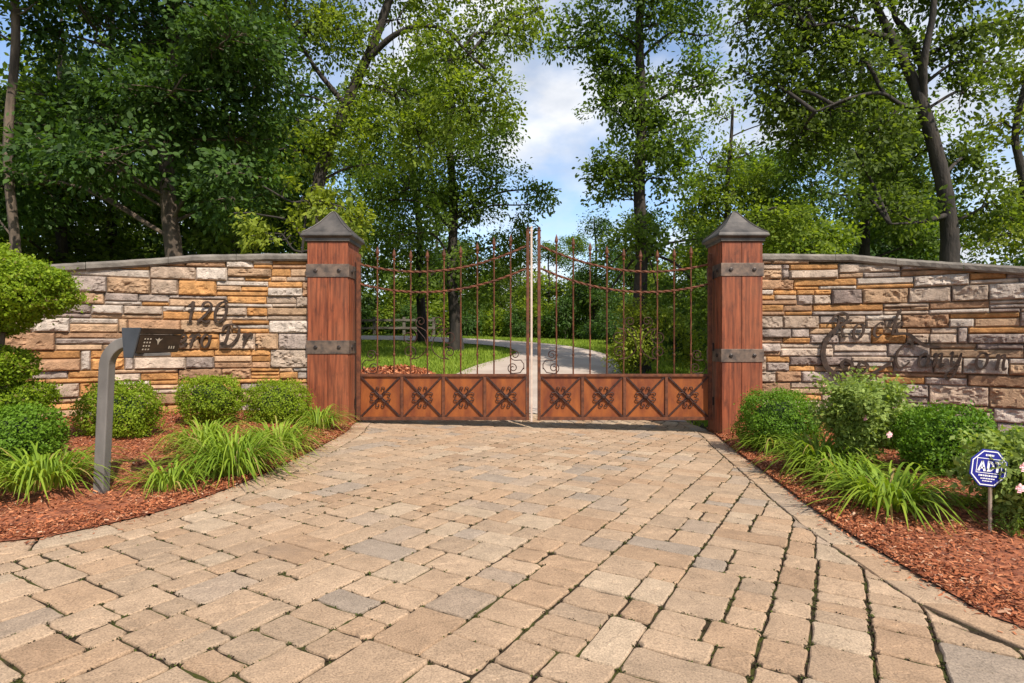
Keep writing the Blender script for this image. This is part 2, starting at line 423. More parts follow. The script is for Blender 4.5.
# ------------------------------------------------------------------ terrain
xs = np.concatenate([np.linspace(-220, -16, 26), np.linspace(-15, 15, 76), np.linspace(16, 220, 26)])
ys = np.concatenate([np.linspace(-60, -3, 14), np.linspace(-2, 34, 91), np.linspace(35, 240, 40)])
X, Y = np.meshgrid(xs, ys); Z = gz(X, Y)
V = np.stack([X, Y, Z], -1).reshape(-1, 3)
lump = (vnoise(V*np.array([1, 1, 0]), .35, 3)-.5)*.5*np.clip((V[:, 1]-12)/10, 0, 1)*np.clip((np.abs(V[:, 0])-5)/8, 0, 1)
V[:, 2] += lump-.06
gb = MB(); nx = len(xs)
gb.add(V, [(j*nx+i, j*nx+i+1, (j+1)*nx+i+1, (j+1)*nx+i) for j in range(len(ys)-1) for i in range(nx-1)])
tag(gb.build('ground', M['lawn'], smooth=True), kind='structure')

def ribbon(path, widths, zoff, step=.4, nacross=6, ztop=None):
    P, s = resample(crom(path, 10), step); Wd = np.interp(np.linspace(0, 1, len(P)), np.linspace(0, 1, len(widths)), widths)
    T = unit(np.gradient(P, axis=0)); Nn = np.stack([T[:, 1], -T[:, 0]], 1)
    V = []
    for i in range(len(P)):
        for j in range(nacross+1):
            q = P[i]+Nn[i]*Wd[i]*(j/nacross-.5); V.append((q[0], q[1], gzf(*q)+zoff))
    m = nacross+1
    return V, [(i*m+j, i*m+j+1, (i+1)*m+j+1, (i+1)*m+j) for i in range(len(P)-1) for j in range(nacross)]
lane_path = [(.35, 9.9), (.6, 12), (.95, 16), (1.75, 19.6), (1.7, 22.6), (.2, 25.2), (-4, 26.8), (-12, 27.6), (-26, 28)]
lb = MB(); lb.add(*ribbon(lane_path, [5.2, 4.4, 3.5, 3.0, 2.8, 2.8, 2.8, 2.8, 2.8], .01))
tag(lb.build('lane', M['concrete'], smooth=True), kind='structure')
lane_pts = resample(crom(lane_path, 10), .3)[0]

# ------------------------------------------------------------------ drive edges
Lp = [hit(*p) for p in ((352, 424), (343, 433), (300, 456), (240, 483), (170, 508), (80, 530), (0, 542))]
Rp = [hit(*p) for p in ((716, 434), (735, 449), (765, 471), (830, 519), (900, 562), (960, 597), (1024, 627))]
Ledge = [(-2.30, 10.2), (-2.36, 9.4)]+[(p.x, p.y) for p in Lp]+[(-4.3, 2.95), (-6.2, 2.5), (-9, 2.2)]
Redge = [(3.0, 10.2), (3.05, 9.4)]+[(p.x, p.y) for p in Rp]+[(2.75, 2.0), (3.8, 1.5), (6, 1.1), (9, .9)]
LE = resample(crom(Ledge, 10), .03)[0]; RE = resample(crom(Redge, 10), .03)[0]
LT = unit(np.gradient(LE, axis=0)); RT = unit(np.gradient(RE, axis=0))
LN = np.stack([-LT[:, 1], LT[:, 0]], 1)     # pointing into the drive
if np.dot(LN[60], np.array([1, 0])) < 0: LN = -LN
RN = np.stack([RT[:, 1], -RT[:, 0]], 1)
if np.dot(RN[60], np.array([-1, 0])) < 0: RN = -RN
def edge_line(E, N, p):
    i = int(np.argmin(np.sum((E-p)**2, 1))); return E[i], N[i]
def clip(poly, q, n, off):
    out = []; m = len(poly)
    for i in range(m):
        a, b = poly[i], poly[(i+1) % m]; da = np.dot(a-q, n)-off; db = np.dot(b-q, n)-off
        if da >= 0: out.append(a)
        if (da >= 0) != (db >= 0): out.append(a+(b-a)*(da/(da-db)))
    return out
pav = MB(); n_pav = 0
PAL = [((.350, .238, .152), 7), ((.372, .258, .168), 5), ((.342, .224, .138), 4), ((.33, .232, .153), 4), ((.315, .232, .165), 1.8), ((.288, .222, .166), 1.0), ((.385, .283, .192), 2), ((.318, .205, .125), 1.4)]
PW = np.array([p[1] for p in PAL]); PW = PW/PW.sum()
CORN = []
def stone(poly):
    global n_pav
    poly = [np.asarray(p, float) for p in poly]
    c = sum(poly)/len(poly); m = len(poly)
    if m < 3: return
    ar = .5*abs(sum(poly[i][0]*poly[(i+1) % m][1]-poly[(i+1) % m][0]*poly[i][1] for i in range(m)))
    if ar < .0018: return
    CORN.extend((q_[0], q_[1], 1) for q_ in poly if len(poly) < 7); CORN.extend(((poly[k_][0]*.5+poly[k_-1][0]*.5), (poly[k_][1]*.5+poly[k_-1][1]*.5), 0) for k_ in range(m))
    ring = []
    for i in range(m):
        a, b, d = poly[i-1], poly[i], poly[(i+1) % m]
        la = np.linalg.norm(a-b); ld = np.linalg.norm(d-b)
        if min(la, ld) < .02: ring.append(b); continue
        r = min(random.uniform(.011, .032), .3*la, .3*ld)
        pa = b+(a-b)/la*r; pd = b+(d-b)/ld*r
        ring += [pa, (pa+pd)/2*.45+b*.55 if random.random() < .7 else (pa+pd)/2, pd]
        for q in (.36, .64):
            if ld > .12:
                e = b+(d-b)*(q+random.uniform(-.06, .06)); t_ = (d-b)/ld
                ring.append(e+np.array([-t_[1], t_[0]])*random.uniform(-.0035, .0025))
    ring = np.array(ring); k = len(ring)
    g = random.uniform(.0036, .0080)
    dv = ring-c; dl = np.linalg.norm(dv, axis=1, keepdims=True)
    ring = c+dv*(1-g/np.maximum(dl, .02)*1.15)+rng.normal(size=ring.shape)*.0019
    dv = ring-c; dl = np.linalg.norm(dv, axis=1, keepdims=True)
    inset = lambda w: c+dv*np.clip(1-w/np.maximum(dl, .02), .2, 1)
    h = random.uniform(-.003, .003); tx, ty = random.uniform(-.011, .011), random.uniform(-.011, .011)
    rings = [(ring, -.05), (ring, -.010), (inset(.003), -.004), (inset(.0085), 0), (c+dv*.55, .0015), (c+dv*.15, .002)]
    V = []
    for rg, dz in rings:
        z = gz(rg[:, 0], rg[:, 1])+dz+h+(rg[:, 0]-c[0])*tx+(rg[:, 1]-c[1])*ty
        if dz > -.03: z = z+rng.normal(size=k)*.0009
        V.append(np.column_stack([rg, z]))
    nr = len(rings)
    fs = [(r*k+i, r*k+(i+1) % k, (r+1)*k+(i+1) % k, (r+1)*k+i) for r in range(nr-1) for i in range(k)]
    fs.append(tuple(range((nr-1)*k, nr*k)))
    # orientation
    A = .5*sum(ring[i][0]*ring[(i+1) % k][1]-ring[(i+1) % k][0]*ring[i][1] for i in range(k))
    if A < 0: fs = [f[::-1] for f in fs]
    col = np.array(PAL[rng.choice(len(PAL), p=PW)][0])*random.uniform(.91, 1.07)
    pav.add(np.concatenate(V), fs, col); n_pav += 1
# field stones: long strips turned 30 degrees, each strip cut into stones of several lengths
A30 = math.radians(30); U = np.array([math.sin(A30), math.cos(A30)]); W_ = np.array([math.cos(A30), -math.sin(A30)])
BW = .25
def field(u0, u1, v0, v1):
    poly = [np.array([.2, 3.4])+u*U+v_*W_ for u, v_ in ((u0, v0), (u1, v0), (u1, v1), (u0, v1))]
    c = sum(poly)/4
    if c[1] < .2 or c[1] > 10.1 or abs(c[0]) > 6.5: return
    (ql, nl), (qr, nr_) = edge_line(LE, LN, c), edge_line(RE, RN, c)
    if np.dot(c-ql, nl) < -.3 or np.dot(c-qr, nr_) < -.3: return
    near = min(np.dot(c-ql, nl), np.dot(c-qr, nr_)) < .75
    sl_ = .05 if near else 0
    poly = clip(poly, ql, nl, BW-sl_)
    if len(poly) > 2: poly = clip(poly, qr, nr_, BW-sl_)
    if len(poly) > 2: poly = clip(poly, np.array([0, 9.9]), np.array([0, -1.]), 0)
    if len(poly) > 2 and near:                       # follow the curve of the border course
        out = []; moved = False
        for a_, b_ in zip(poly, poly[1:]+poly[:1]):
            n_ = max(1, int(np.linalg.norm(b_-a_)/.07)); out += [a_+(b_-a_)*k/n_ for k in range(n_)]
        for k in range(len(out)):
            for E, N in ((LE, LN), (RE, RN)):
                q_, m_ = edge_line(E, N, out[k]); d_ = np.dot(out[k]-q_, m_)
                if d_ < BW+.002: out[k] = q_+m_*(BW+.002); moved = True
        if moved: poly = out
    if len(poly) > 2: stone(poly)
v_ = -9.0
def cuts(a, b, n): return [a]+[a+(b-a)*(k+random.uniform(-.14, .14))/n for k in range(1, n)]+[b]
while v_ < 9:
    wb = random.choice([.40, .44, .48, .52]); u_ = -9+random.uniform(0, .5)
    while u_ < 10:
        x_ = random.random()
        if x_ < .62:                                    # two lanes side by side, each cut into stones
            ln = random.uniform(.36, .62); f = v_+wb*random.choice([.38, .44, .5, .56, .62])
            for a, b_ in ((v_, f), (f, v_+wb)):
                cs = cuts(u_, u_+ln, random.choice([1, 2, 2, 3]) if ln < .45 else random.choice([2, 2, 3]))
                for c0, c1 in zip(cs[:-1], cs[1:]): field(c0, c1, a, b_)
        else:                                           # stones lying across the band
            n_ = random.choice([1, 1, 2]); ln = n_*random.uniform(.17, .25); cs = cuts(u_, u_+ln, n_)
            for c0, c1 in zip(cs[:-1], cs[1:]):
                f = v_+wb*random.choice([.34, .4, .6, .66, .5, 1, 1]) if wb < .47 else v_+wb*random.choice([.34, .4, .5, .6, .66])
                field(c0, c1, v_, f)
                if f < v_+wb-.05: field(c0, c1, f, v_+wb)
        u_ += ln
    v_ += wb
for E, N in ((LE, LN), (RE, RN)):           # border course
    i = 0
    while i < len(E)-2:
        L_ = random.choice([7, 8, 10, 11, 12]); j = min(i+L_, len(E)-1)
        if j-i > 4 and .4 < E[i][1] < 9.95 and abs(E[i][0]) < 6.8:
            stone([E[i]+N[i]*.004, E[j]+N[j]*.004, E[j]+N[j]*BW, E[i]+N[i]*BW])
        i = j
tag(pav.build('driveway', M['paver']), kind='structure')
# soil and moss in the joints
jb = MB(); xs_ = np.linspace(-10, 10, 81); ys_ = np.linspace(-3, 9.9, 65)
V = []; idx = {}; fs = []
for a, y in enumerate(ys_):
    for b_, x in enumerate(xs_): V.append((x, y, gzf(x, y)-.012+.003*math.sin(x*7+y*3)*math.cos(y*5)))
for a in range(len(ys_)-1):
    for b_ in range(len(xs_)-1):
        c = np.array([(xs_[b_]+xs_[b_+1])/2, (ys_[a]+ys_[a+1])/2])
        (ql, nl), (qr, nr_) = edge_line(LE, LN, c), edge_line(RE, RN, c)
        if np.dot(c-ql, nl) > -.15 and np.dot(c-qr, nr_) > -.15:
            n_ = len(xs_); fs.append((a*n_+b_, a*n_+b_+1, (a+1)*n_+b_+1, (a+1)*n_+b_))
jb.add(V, fs); tag(jb.build('driveway_joints', M['joint'], smooth=True), kind='structure')

# moss and soil crumbs caught in the joints
cn = np.array([c_ for c_ in CORN if c_[1] < 8.3 and c_[1] > 1.2 and abs(c_[0]) < 1.0*c_[1]+.3])
patch = vnoise(np.column_stack([cn[:, :2], np.zeros(len(cn))]), .9, 77)
cn = cn[rng.random(len(cn)) < np.where(cn[:, 2] > .5, .75, .45)*(.3+1.5*patch)]
kk = np.where(cn[:, 2] > .5, 16, 9); P = np.repeat(cn[:, :2], kk, 0); k = len(P); sp2 = np.repeat(np.where(cn[:, 2] > .5, .011, .009), kk)
P = P+rng.normal(size=(k, 2))*sp2[:, None]
P = np.column_stack([P, gz(P[:, 0], P[:, 1])-.008+rng.random(k)*.006])
D = unit(rng.normal(size=(k, 3))*np.array([1, 1, .6])); Nn = unit(rng.normal(size=(k, 3))*.6+np.array([0, 0, 1])); S_ = unit(np.cross(Nn, D)); h = rng.uniform(.003, .008, k)[:, None]
tag(quads_obj('moss', np.stack([P-S_*h*.6, P+D*h-S_*h*.2, P+D*h*1.1+S_*h*.5, P+S_*h*.7], 1), M['moss']), 'dark green moss and soil crumbs in the paving joints', 'moss', kind='stuff')

# ------------------------------------------------------------------ stone walls
def wall_curve(pts):
    P, s = resample(crom(pts, 12), .02)
    T = unit(np.gradient(P, axis=0)); return P, s, T
WL = wall_curve([(-2.98, 8.39), (-3.7, 8.36), (-4.5, 8.19), (-5.2, 7.92), (-5.9, 7.44), (-6.7, 6.75), (-7.8, 5.7)])
WR = wall_curve([(3.64, 8.40), (4.3, 8.39), (5.0, 8.25), (5.6, 8.05), (6.2, 7.62), (7.0, 6.95), (8.1, 5.95)])
def ztopL(s): return np.interp(s, [0, .6, 1.6, 2.9, 4.2, 6], [2.40, 2.40, 2.35, 2.16, 1.96, 1.73])
def ztopR(s): return np.interp(s, [0, .5, 1.3, 2.2, 3.3, 4.5, 6], [2.40, 2.40, 2.37, 2.24, 2.06, 1.86, 1.69])
SPAL = [(.48, .24, .088), (.385, .185, .065), (.43, .275, .165), (.44, .335, .255), (.49, .405, .335), (.385, .305, .255), (.32, .25, .21), (.25, .185, .155), (.34, .195, .11), (.41, .30, .22)]
def stone_wall(name, label, WC, ztop, side, wthick, tone=1.0):
    P, s, T = WC
    N = np.stack([T[:, 1], -T[:, 0]], 1)
    if N[0][1] > 0: N = -N                                   # faces the drive
    smax = s[-1]
    root = thing(name, label, 'wall', (P[len(P)//2][0], P[len(P)//2][1], -.1))
    def surf(ss, zz, dd):
        x = np.interp(ss, s, P[:, 0])+np.interp(ss, s, N[:, 0])*dd
        y = np.interp(ss, s, P[:, 1])+np.interp(ss, s, N[:, 1])*dd
        return np.column_stack([x, y, zz])
    mb = MB(); sd = [11 if side < 0 else 57]
    def one(s0, s1, z0, z1):
        g = .0022
        s0 += g*random.uniform(.5, 1.4); s1 -= g*random.uniform(.5, 1.4); z0 += g*random.uniform(.4, 1.5); z1 -= g*random.uniform(.4, 1.5)
        zt = max(float(ztop(s0)), float(ztop(s1)))-.02
        if z0 > zt-.03 or s1-s0 < .03: return
        nx_ = max(4, int((s1-s0)/.017)); nz_ = max(3, int((z1-z0)/.017))
        a = np.linspace(0, 1, nx_+1); b_ = np.linspace(0, 1, nz_+1)
        A, B = np.meshgrid(a, b_); A = A.ravel(); B = B.ravel()
        ss = s0+(s1-s0)*A; zz = z0+(z1-z0)*B; zz = np.minimum(zz, ztop(ss)-.012)
        sd[0] += 1; Q = np.column_stack([ss, zz*1.3, np.full_like(ss, sd[0]*7.3)])
        thin = (z1-z0) < .12
        amp = .026 if thin else .060
        rn = vnoise(Q, 5.5, sd[0])*.5+vnoise(Q, 14, sd[0]+3)*.34+vnoise(Q, 34, sd[0]+5)*.24
        rn = np.abs(rn-.5)*-1.2+rn                            # creased, split-face look
        edge = np.minimum(np.minimum(A, 1-A)*(s1-s0), np.minimum(B, 1-B)*(z1-z0))
        fall = np.clip(edge/(.012 if thin else .020)*(.6+.8*vnoise(Q, 22, 9)), 0, 1)**.7
        d = random.uniform(-.006, .016)+amp*rn*fall*1.3+(fall-1)*(.010 if thin else .016)+(A-.5)*random.gauss(0, .008)-(B-.5)*random.gauss(.004, .010)
        V = surf(ss, zz+.004*(vnoise(Q, 9, 5)-.5), d)
        m = nx_+1
        fs = [(j*m+i, j*m+i+1, (j+1)*m+i+1, (j+1)*m+i) for j in range(nz_) for i in range(nx_)]
        # returns into the joint
        loop = [i for i in range(m)]+[j*m+nx_ for j in range(1, nz_+1)]+[nz_*m+i for i in range(nx_-1, -1, -1)]+[j*m for j in range(nz_-1, 0, -1)]
        V2 = surf(ss[loop], zz[loop], np.full(len(loop), -.06)); o = len(V); k = len(loop)
        fs += [(loop[i], o+i, o+(i+1) % k, loop[(i+1) % k]) for i in range(k)]
        if side < 0: fs = [f[::-1] for f in fs]
        # warmer and thinner stones low down and away from the gate, greyer near it
        far = (s0+s1)/2/smax
        lowz = (z0+z1)/2 < 1.2
        if thin: wts = [4.2, 2.6, 3.4, 2.0, 1.6, 1.0, .6, .5, 2.4, 2.2]
        else: wts = [1.6, .8, 2.2, 3.6, 4.2 if side < 0 else 2.6, 3.6, 2.4, 1.0 if side > 0 else .5, 1.6, 2.8]
        if side < 0 and far > .3 and not thin: wts[0] += 2; wts[2] += 1.5; wts[8] += 1.5; wts[9] += 1.2
        col = np.array(random.choices(SPAL, wts)[0])*random.uniform(.85, 1.15)*tone
        mb.add(np.concatenate([V, V2]), fs, col)
    z = -.35
    while z < 2.6:
        h = random.choice([.16, .19, .22, .24, .27]); s_ = -random.uniform(0, .3)
        while s_ < smax:
            ln = random.uniform(.40, 1.0); s1 = min(s_+ln, smax)
            a0 = max(s_, 0)
            if s1-a0 > .05:
                r = random.random()
                if r < .38: one(a0, s1, z, z+h) if s1-a0 < .72 else (one(a0, (a0+s1)/2-.08, z, z+h), one((a0+s1)/2-.08, s1, z, z+h))
                elif r < .84:
                    f = random.choice([.33, .38, .62, .67]); zs = z+h*f
                    for lo, hi in ((z, zs), (zs, z+h)):
                        if random.random() < .55 and s1-a0 > .4:
                            cut = a0+(s1-a0)*random.uniform(.35, .65); one(a0, cut, lo, hi); one(cut, s1, lo, hi)
                        else: one(a0, s1, lo, hi)
                elif r < .95:
                    for t_ in range(3):
                        if s1-a0 > .5 and random.random() < .5:
                            cut = a0+(s1-a0)*random.uniform(.3, .7); one(a0, cut, z+h*t_/3, z+h*(t_+1)/3); one(cut, s1, z+h*t_/3, z+h*(t_+1)/3)
                        else: one(a0, s1, z+h*t_/3, z+h*(t_+1)/3)
                else:
                    cut = a0+.11
                    if s1-cut > .1:
                        one(a0, cut, z, z+h); one(cut, s1, z, z+h*.6); one(cut, s1, z+h*.6, z+h)
                    else: one(a0, s1, z, z+h)
            s_ = s1 if s1 > s_ else s_+.1
        z += h
    mb.build('stonework', M['stone'], root)
    # solid core behind the facing
    cb = MB(); ks = np.arange(0, smax, .12); ks = np.append(ks, smax)
    V = []; fs = []
    for i, q_ in enumerate(ks):
        zt = float(ztop(q_))
        for d, z_ in ((-.045, -.6), (-.045, zt-.012), (-wthick, zt-.012), (-wthick, -.6)): V.append(surf(np.array([q_]), np.array([z_]), d)[0])
        if i:
            for k in range(4): fs.append(((i-1)*4+k, (i-1)*4+(k+1) % 4, i*4+(k+1) % 4, i*4+k))
    fs += [(0, 1, 2, 3), tuple(len(V)-4+k for k in (3, 2, 1, 0))]
    if side > 0: fs = [f[::-1] for f in fs]
    cb.add(V, fs); cb.build('core', M['core'], root)
    # coping of long slabs
    kb = MB(); q0 = 0
    while q0 < smax-.05:
        q1 = min(smax, q0+random.uniform(.75, 1.2)); ks = np.linspace(q0+.003, q1-.003, 14)
        V = []; fs = []
        prof = [(.045, -.01), (.070, .015), (.072, .068), (.045, .10), (-.15, .11), (-wthick-.04, .10), (-wthick-.06, .05), (-wthick-.05, 0)]
        for i, q_ in enumerate(ks):
            zt = float(ztop(q_))
            for d, z_ in prof:
                dd = d+.008*(random.random()-.5); V.append(surf(np.array([q_]), np.array([zt+z_-.010+.005*(random.random()-.5)]), dd)[0])
            if i:
                for k in range(8): fs.append(((i-1)*8+k, (i-1)*8+(k+1) % 8, i*8+(k+1) % 8, i*8+k))
        fs += [tuple(range(8)), tuple(len(V)-1-k for k in range(8))]
        if side > 0: fs = [f[::-1] for f in fs]
        kb.add(V, fs); q0 = q1
    kb.build('coping', M['coping'], root)
    return root, surf
random.seed(21)
wl, surfL = stone_wall('stone_wall', 'curving stacked stone wall carrying the house number, behind the mailbox', WL, ztopL, -1, .34)
random.seed(33)
wr, surfR = stone_wall('stone_wall', 'curving stacked stone wall carrying the name Rock Canyon, behind the rose bush', WR, ztopR, 1, .34, .95)

def wall_hit(WC, px, py):
    P, s, T = WC
    N = np.stack([T[:, 1], -T[:, 0]], 1)
    if N[0][1] > 0: N = -N
    Q = P+N*.05
    i = int(np.argmin(np.abs((Q[:, 0]/Q[:, 1])-(px-512)/F)))
    return s[i], CAMH-(py-HY)/F*Q[i, 1]

# ------------------------------------------------------------------ metal lettering on the walls
def stroke_mesh(mb, pts, surf, w, depth=(.056, .084), nib=.6, smooth=True):
    """a pen stroke lying along the wall face; pts in (s, z)"""
    Q = crom(pts, 7) if smooth and len(pts) > 2 else np.array(pts, float)
    if not smooth or len(pts) <= 2: Q = resample(Q, .03)[0]
    Td = unit(np.gradient(Q, axis=0)); Nn = np.stack([-Td[:, 1], Td[:, 0]], 1)
    ang = np.arctan2(Td[:, 1], Td[:, 0]); wd = w*(.5+.5*np.abs(np.sin(ang-nib)))
    end = np.minimum(np.arange(len(Q)), np.arange(len(Q))[::-1]); wd = wd*np.clip(.45+end*.3, 0, 1)
    a = Q+Nn*wd[:, None]/2; b_ = Q-Nn*wd[:, None]/2
    n = len(Q)
    V = np.concatenate([surf(a[:, 0], a[:, 1], np.full(n, depth[1])), surf(b_[:, 0], b_[:, 1], np.full(n, depth[1])),
                        surf(a[:, 0], a[:, 1], np.full(n, depth[0])), surf(b_[:, 0], b_[:, 1], np.full(n, depth[0]))])
    fs = []
    for i in range(n-1):
        for p, r in ((0, n), (n, 3*n), (3*n, 2*n), (2*n, 0)): fs.append((p+i, p+i+1, r+i+1, r+i))
    fs += [(0, n, 3*n, 2*n), (n-1, 3*n-1, 4*n-1, 2*n-1)]
    mb.add(V, fs)
def ring(cx, cy, rx, ry, a0=90, sweep=370, n=10):
    return [(cx+rx*math.cos(math.radians(a0+sweep*k/n)), cy+ry*math.sin(math.radians(a0+sweep*k/n))) for k in range(n+1)]
G = {   # strokes in a unit of one capital height, slanted afterwards
 '1': [[(.02, .78), (.16, .88), (.26, 1.0), (.26, .5), (.26, .02)], [(.12, .01), (.4, .01)]],
 '2': [[(.05, .75), (.12, .95), (.32, 1.0), (.48, .82), (.4, .52), (.2, .22), (.02, .03), (.16, .09), (.38, .0), (.58, .1)]],
 '0': [ring(.28, .5, .26, .5, 100), [(.28, 1.0), (.42, 1.06), (.5, .98)]],
 'e': [[(-.02, .18), (.2, .27), (.34, .42), (.26, .56), (.1, .48), (.03, .24), (.14, .02), (.32, .05), (.46, .2)]],
 'r': [[(-.02, .42), (.08, .55), (.14, .5), (.12, .25), (.1, .0)], [(.12, .3), (.22, .5), (.34, .57), (.4, .46)]],
 'o': [ring(.2, .28, .19, .28, 80), [(.24, .55), (.36, .5), (.46, .52)]],
 'D': [[(.2, .92), (.22, .5), (.16, .05)], [(-.06, .72), (.02, .95), (.35, 1.03), (.68, .82), (.7, .4), (.48, .06), (.2, .0), (.0, .08), (.1, .16), (.3, .04)]],
 '.': [[(.0, .02), (.05, .06), (.08, .02)]],
 'R': [[(.16, .95), (.18, .5), (.08, .0)], [(-.1, .72), (.0, .95), (.3, 1.04), (.52, .86), (.4, .58), (.18, .5)], [(.2, .5), (.38, .3), (.52, .04), (.7, .02)]],
 'c': [[(.38, .46), (.24, .57), (.06, .42), (.04, .14), (.2, .0), (.4, .1)]],
 'k': [[(-.02, .5), (.14, .85), (.2, 1.06), (.12, .98), (.1, .5), (.08, .0)], [(.12, .28), (.3, .55), (.38, .44), (.2, .3)], [(.2, .3), (.3, .05), (.5, .1)]],
 'C': [[(.62, .78), (.6, .98), (.4, 1.02), (.12, .74), (.06, .32), (.26, .0), (.5, .05), (.68, .24)]],
 'a': [ring(.18, .28, .18, .27, 60, 350), [(.37, .54), (.36, .2), (.4, .02), (.52, .1)]],
 'n': [[(-.02, .4), (.08, .55), (.12, .3), (.08, .0)], [(.1, .25), (.22, .5), (.36, .52), (.36, .2), (.42, .01), (.54, .1)]],
 'y': [[(-.02, .45), (.08, .54), (.1, .2), (.22, .06), (.38, .3), (.44, .54)], [(.44, .54), (.4, .1), (.28, -.32), (.08, -.45), (-.02, -.28), (.2, -.1), (.5, .1)]],
}
def lettering(WC, surf, items, label, cat='lettering', sl=.22):
    """items: (glyph, px left, py baseline, cap height px)"""
    s0, z0 = wall_hit(WC, items[0][1], items[0][2])
    root = thing('metal_lettering', label, cat, tuple(surf(np.array([s0]), np.array([z0]), .06)[0]))
    for g, px, py, hp in items:
        sa, za = wall_hit(WC, px, py)
        sb, _ = wall_hit(WC, px+10, py); sgn = 1 if sb > sa else -1
        per = abs(sb-sa)/10*F*0+abs(wall_hit(WC, px, py-10)[1]-za)/10   # metres per pixel of height
        h = hp*per; mb = MB(); wfac = abs(sb-sa)/10/per
        for st_ in G[g]:
            pts = [(sa+sgn*(x+sl*y)*h*wfac, za+y*h) for x, y in st_]
            stroke_mesh(mb, pts if sgn > 0 else pts, surf, .035)
        mb.build('letter', M['letter'], root)
    return root
lettering(WL, surfL, [('1', 185, 322, 20), ('2', 198, 322, 20), ('0', 213, 322, 20)], 'dark metal numerals 120 fixed to the stone wall above the mailbox', 'house number')
lettering(WL, surfL, [('e', 177, 347, 22), ('r', 189, 347, 22), ('o', 200, 347, 22), ('D', 221, 346, 21), ('r', 242, 346, 22), ('.', 256, 346, 22)], 'dark metal script ending in Dr. on the wall beside the mailbox', 'lettering')
lettering(WR, surfR, [('R', 830, 337, 23), ('o', 851, 339, 27), ('c', 872, 337, 25), ('k', 890, 335, 23)], 'brown metal script word Rock fixed to the stone wall', 'lettering')
lettering(WR, surfR, [('C', 893, 367, 24), ('a', 918, 367, 25), ('n', 931, 367, 25), ('y', 947, 367, 27), ('o', 974, 369, 29), ('n', 993, 370, 28)], 'brown metal script word Canyon fixed low on the stone wall', 'lettering')
def flourish():
    s0, z0 = wall_hit(WR, 822, 358)
    root = thing('metal_flourish', 'looping brown metal rope scroll hugging the words on the stone wall', 'wall ornament', tuple(surfR(np.array([s0]), np.array([z0]), .06)[0]))
    def px(pts): return [wall_hit(WR, x, y) for x, y in pts]
    mb = MB()
    stroke_mesh(mb, px([(851, 320), (836, 328), (825, 340), (822, 356), (829, 370), (845, 379), (862, 378), (880, 369), (891, 362)]), surfR, .075)
    mb.build('loop', M['letter'], root)
    for pts in ([(836, 376), (849, 372), (852, 364), (846, 360), (841, 364), (844, 368)], [(846, 379), (862, 373), (867, 366), (861, 362), (857, 367), (861, 370)],
                [(892, 334), (908, 334), (917, 341), (926, 346), (941, 347)]):
        mb = MB(); stroke_mesh(mb, px(pts), surfR, .046); mb.build('scroll', M['letter'], root)
flourish()

# ------------------------------------------------------------------ gate pillars
def pillar(cx, zb, straps, label):
    hw = .30; y0, y1 = 8.30, 8.90; cy = 8.6
    root = thing('gate_pillar', label, 'gate pillar', (cx, cy, zb), 'wooden gate pillars')
    mb = MB(); zt = 2.66; z0 = zb-.1
    mb.box(cx-hw+.03, cx+hw-.03, y0+.03, y1-.03, z0, zt-.002)
    g = .003
    cuts = [-hw+.002, random.uniform(-.06, .04), hw-.002]
    for a, b_ in zip(cuts[:-1], cuts[1:]):
        mb.box(cx+a+g, cx+b_-g, y0, y0+.028, z0, zt-random.uniform(0, .004)); mb.box(cx+a+g, cx+b_-g, y1-.028, y1, z0, zt)
    cuts = [y0+.031, cy+.02, y1-.031]
    for a, b_ in zip(cuts[:-1], cuts[1:]):
        mb.box(cx-hw, cx-hw+.027, a+g, b_-g, z0, zt); mb.box(cx+hw-.027, cx+hw, a+g, b_-g, z0, zt)
    mb.build('post_planks', M['pillar_wood'], root, bevel=.004)
    for (zl, zh) in straps:
        mb = MB(); e = .012
        mb.box(cx-hw-e, cx+hw+e, y0-e, y0+.0, zl, zh); mb.box(cx-hw-e, cx+hw+e, y1, y1+e, zl, zh)
        mb.box(cx-hw-e, cx-hw, y0+.001, y1-.001, zl, zh); mb.box(cx+hw, cx+hw+e, y0+.001, y1-.001, zl, zh)
        st_ = mb.build('strap', M['strap'], root, bevel=.003)
        zc = (zl+zh)/2
        for bx in (-.17, .17):
            for sy in (-1, 1):
                mb = MB(); yy = y0-e if sy < 0 else y1+e
                mb.tube([(cx+bx, yy-sy*.006, zc), (cx+bx, yy+sy*.014, zc), (cx+bx, yy+sy*.019, zc)], [.030, .030, .018], 6); mb.build('bolt', M['bolt'], st_)
        for by in (8.45, 8.75):
            for sx in (-1, 1):
                mb = MB(); xx = cx+sx*(hw+e)
                mb.tube([(xx-sx*.006, by, zc), (xx+sx*.014, by, zc), (xx+sx*.019, by, zc)], [.030, .030, .018], 6); mb.build('bolt', M['bolt'], st_)
    # bell-shaped pyramid cap: square rings
    mb = MB()
    prof = [(.315, 2.655), (.325, 2.665), (.325, 2.705), (.340, 2.715), (.362, 2.728), (.372, 2.738), (.370, 2.760), (.355, 2.785), (.295, 2.83), (.225, 2.895), (.155, 2.972), (.09, 3.06), (.035, 3.135), (.010, 3.155)]
    mb.lathe([(r*math.sqrt(2), z) for r, z in prof], (cx, cy, 0), 4)
    cp = mb.build('cap', M['cap'], root, bevel=.004)
    mb = MB()
    for sx in (-1, 1):
        for sy in (-1, 1):
            mb.tube([(cx+sx*(r+.001), cy+sy*(r+.001), z+.003) for r, z in prof[7:]], [.010]*7, 5)
    mb.build('seam', M['cap'], cp)
    return root
random.seed(5)
pillar(-2.69, -.02, [(2.14, 2.33), (1.02, 1.215)], 'reddish timber gate pillar at the end of the house number wall')
pillar(3.36, -.20, [(2.155, 2.345), (.90, 1.09)], 'reddish timber gate pillar beside the Rock Canyon wall')

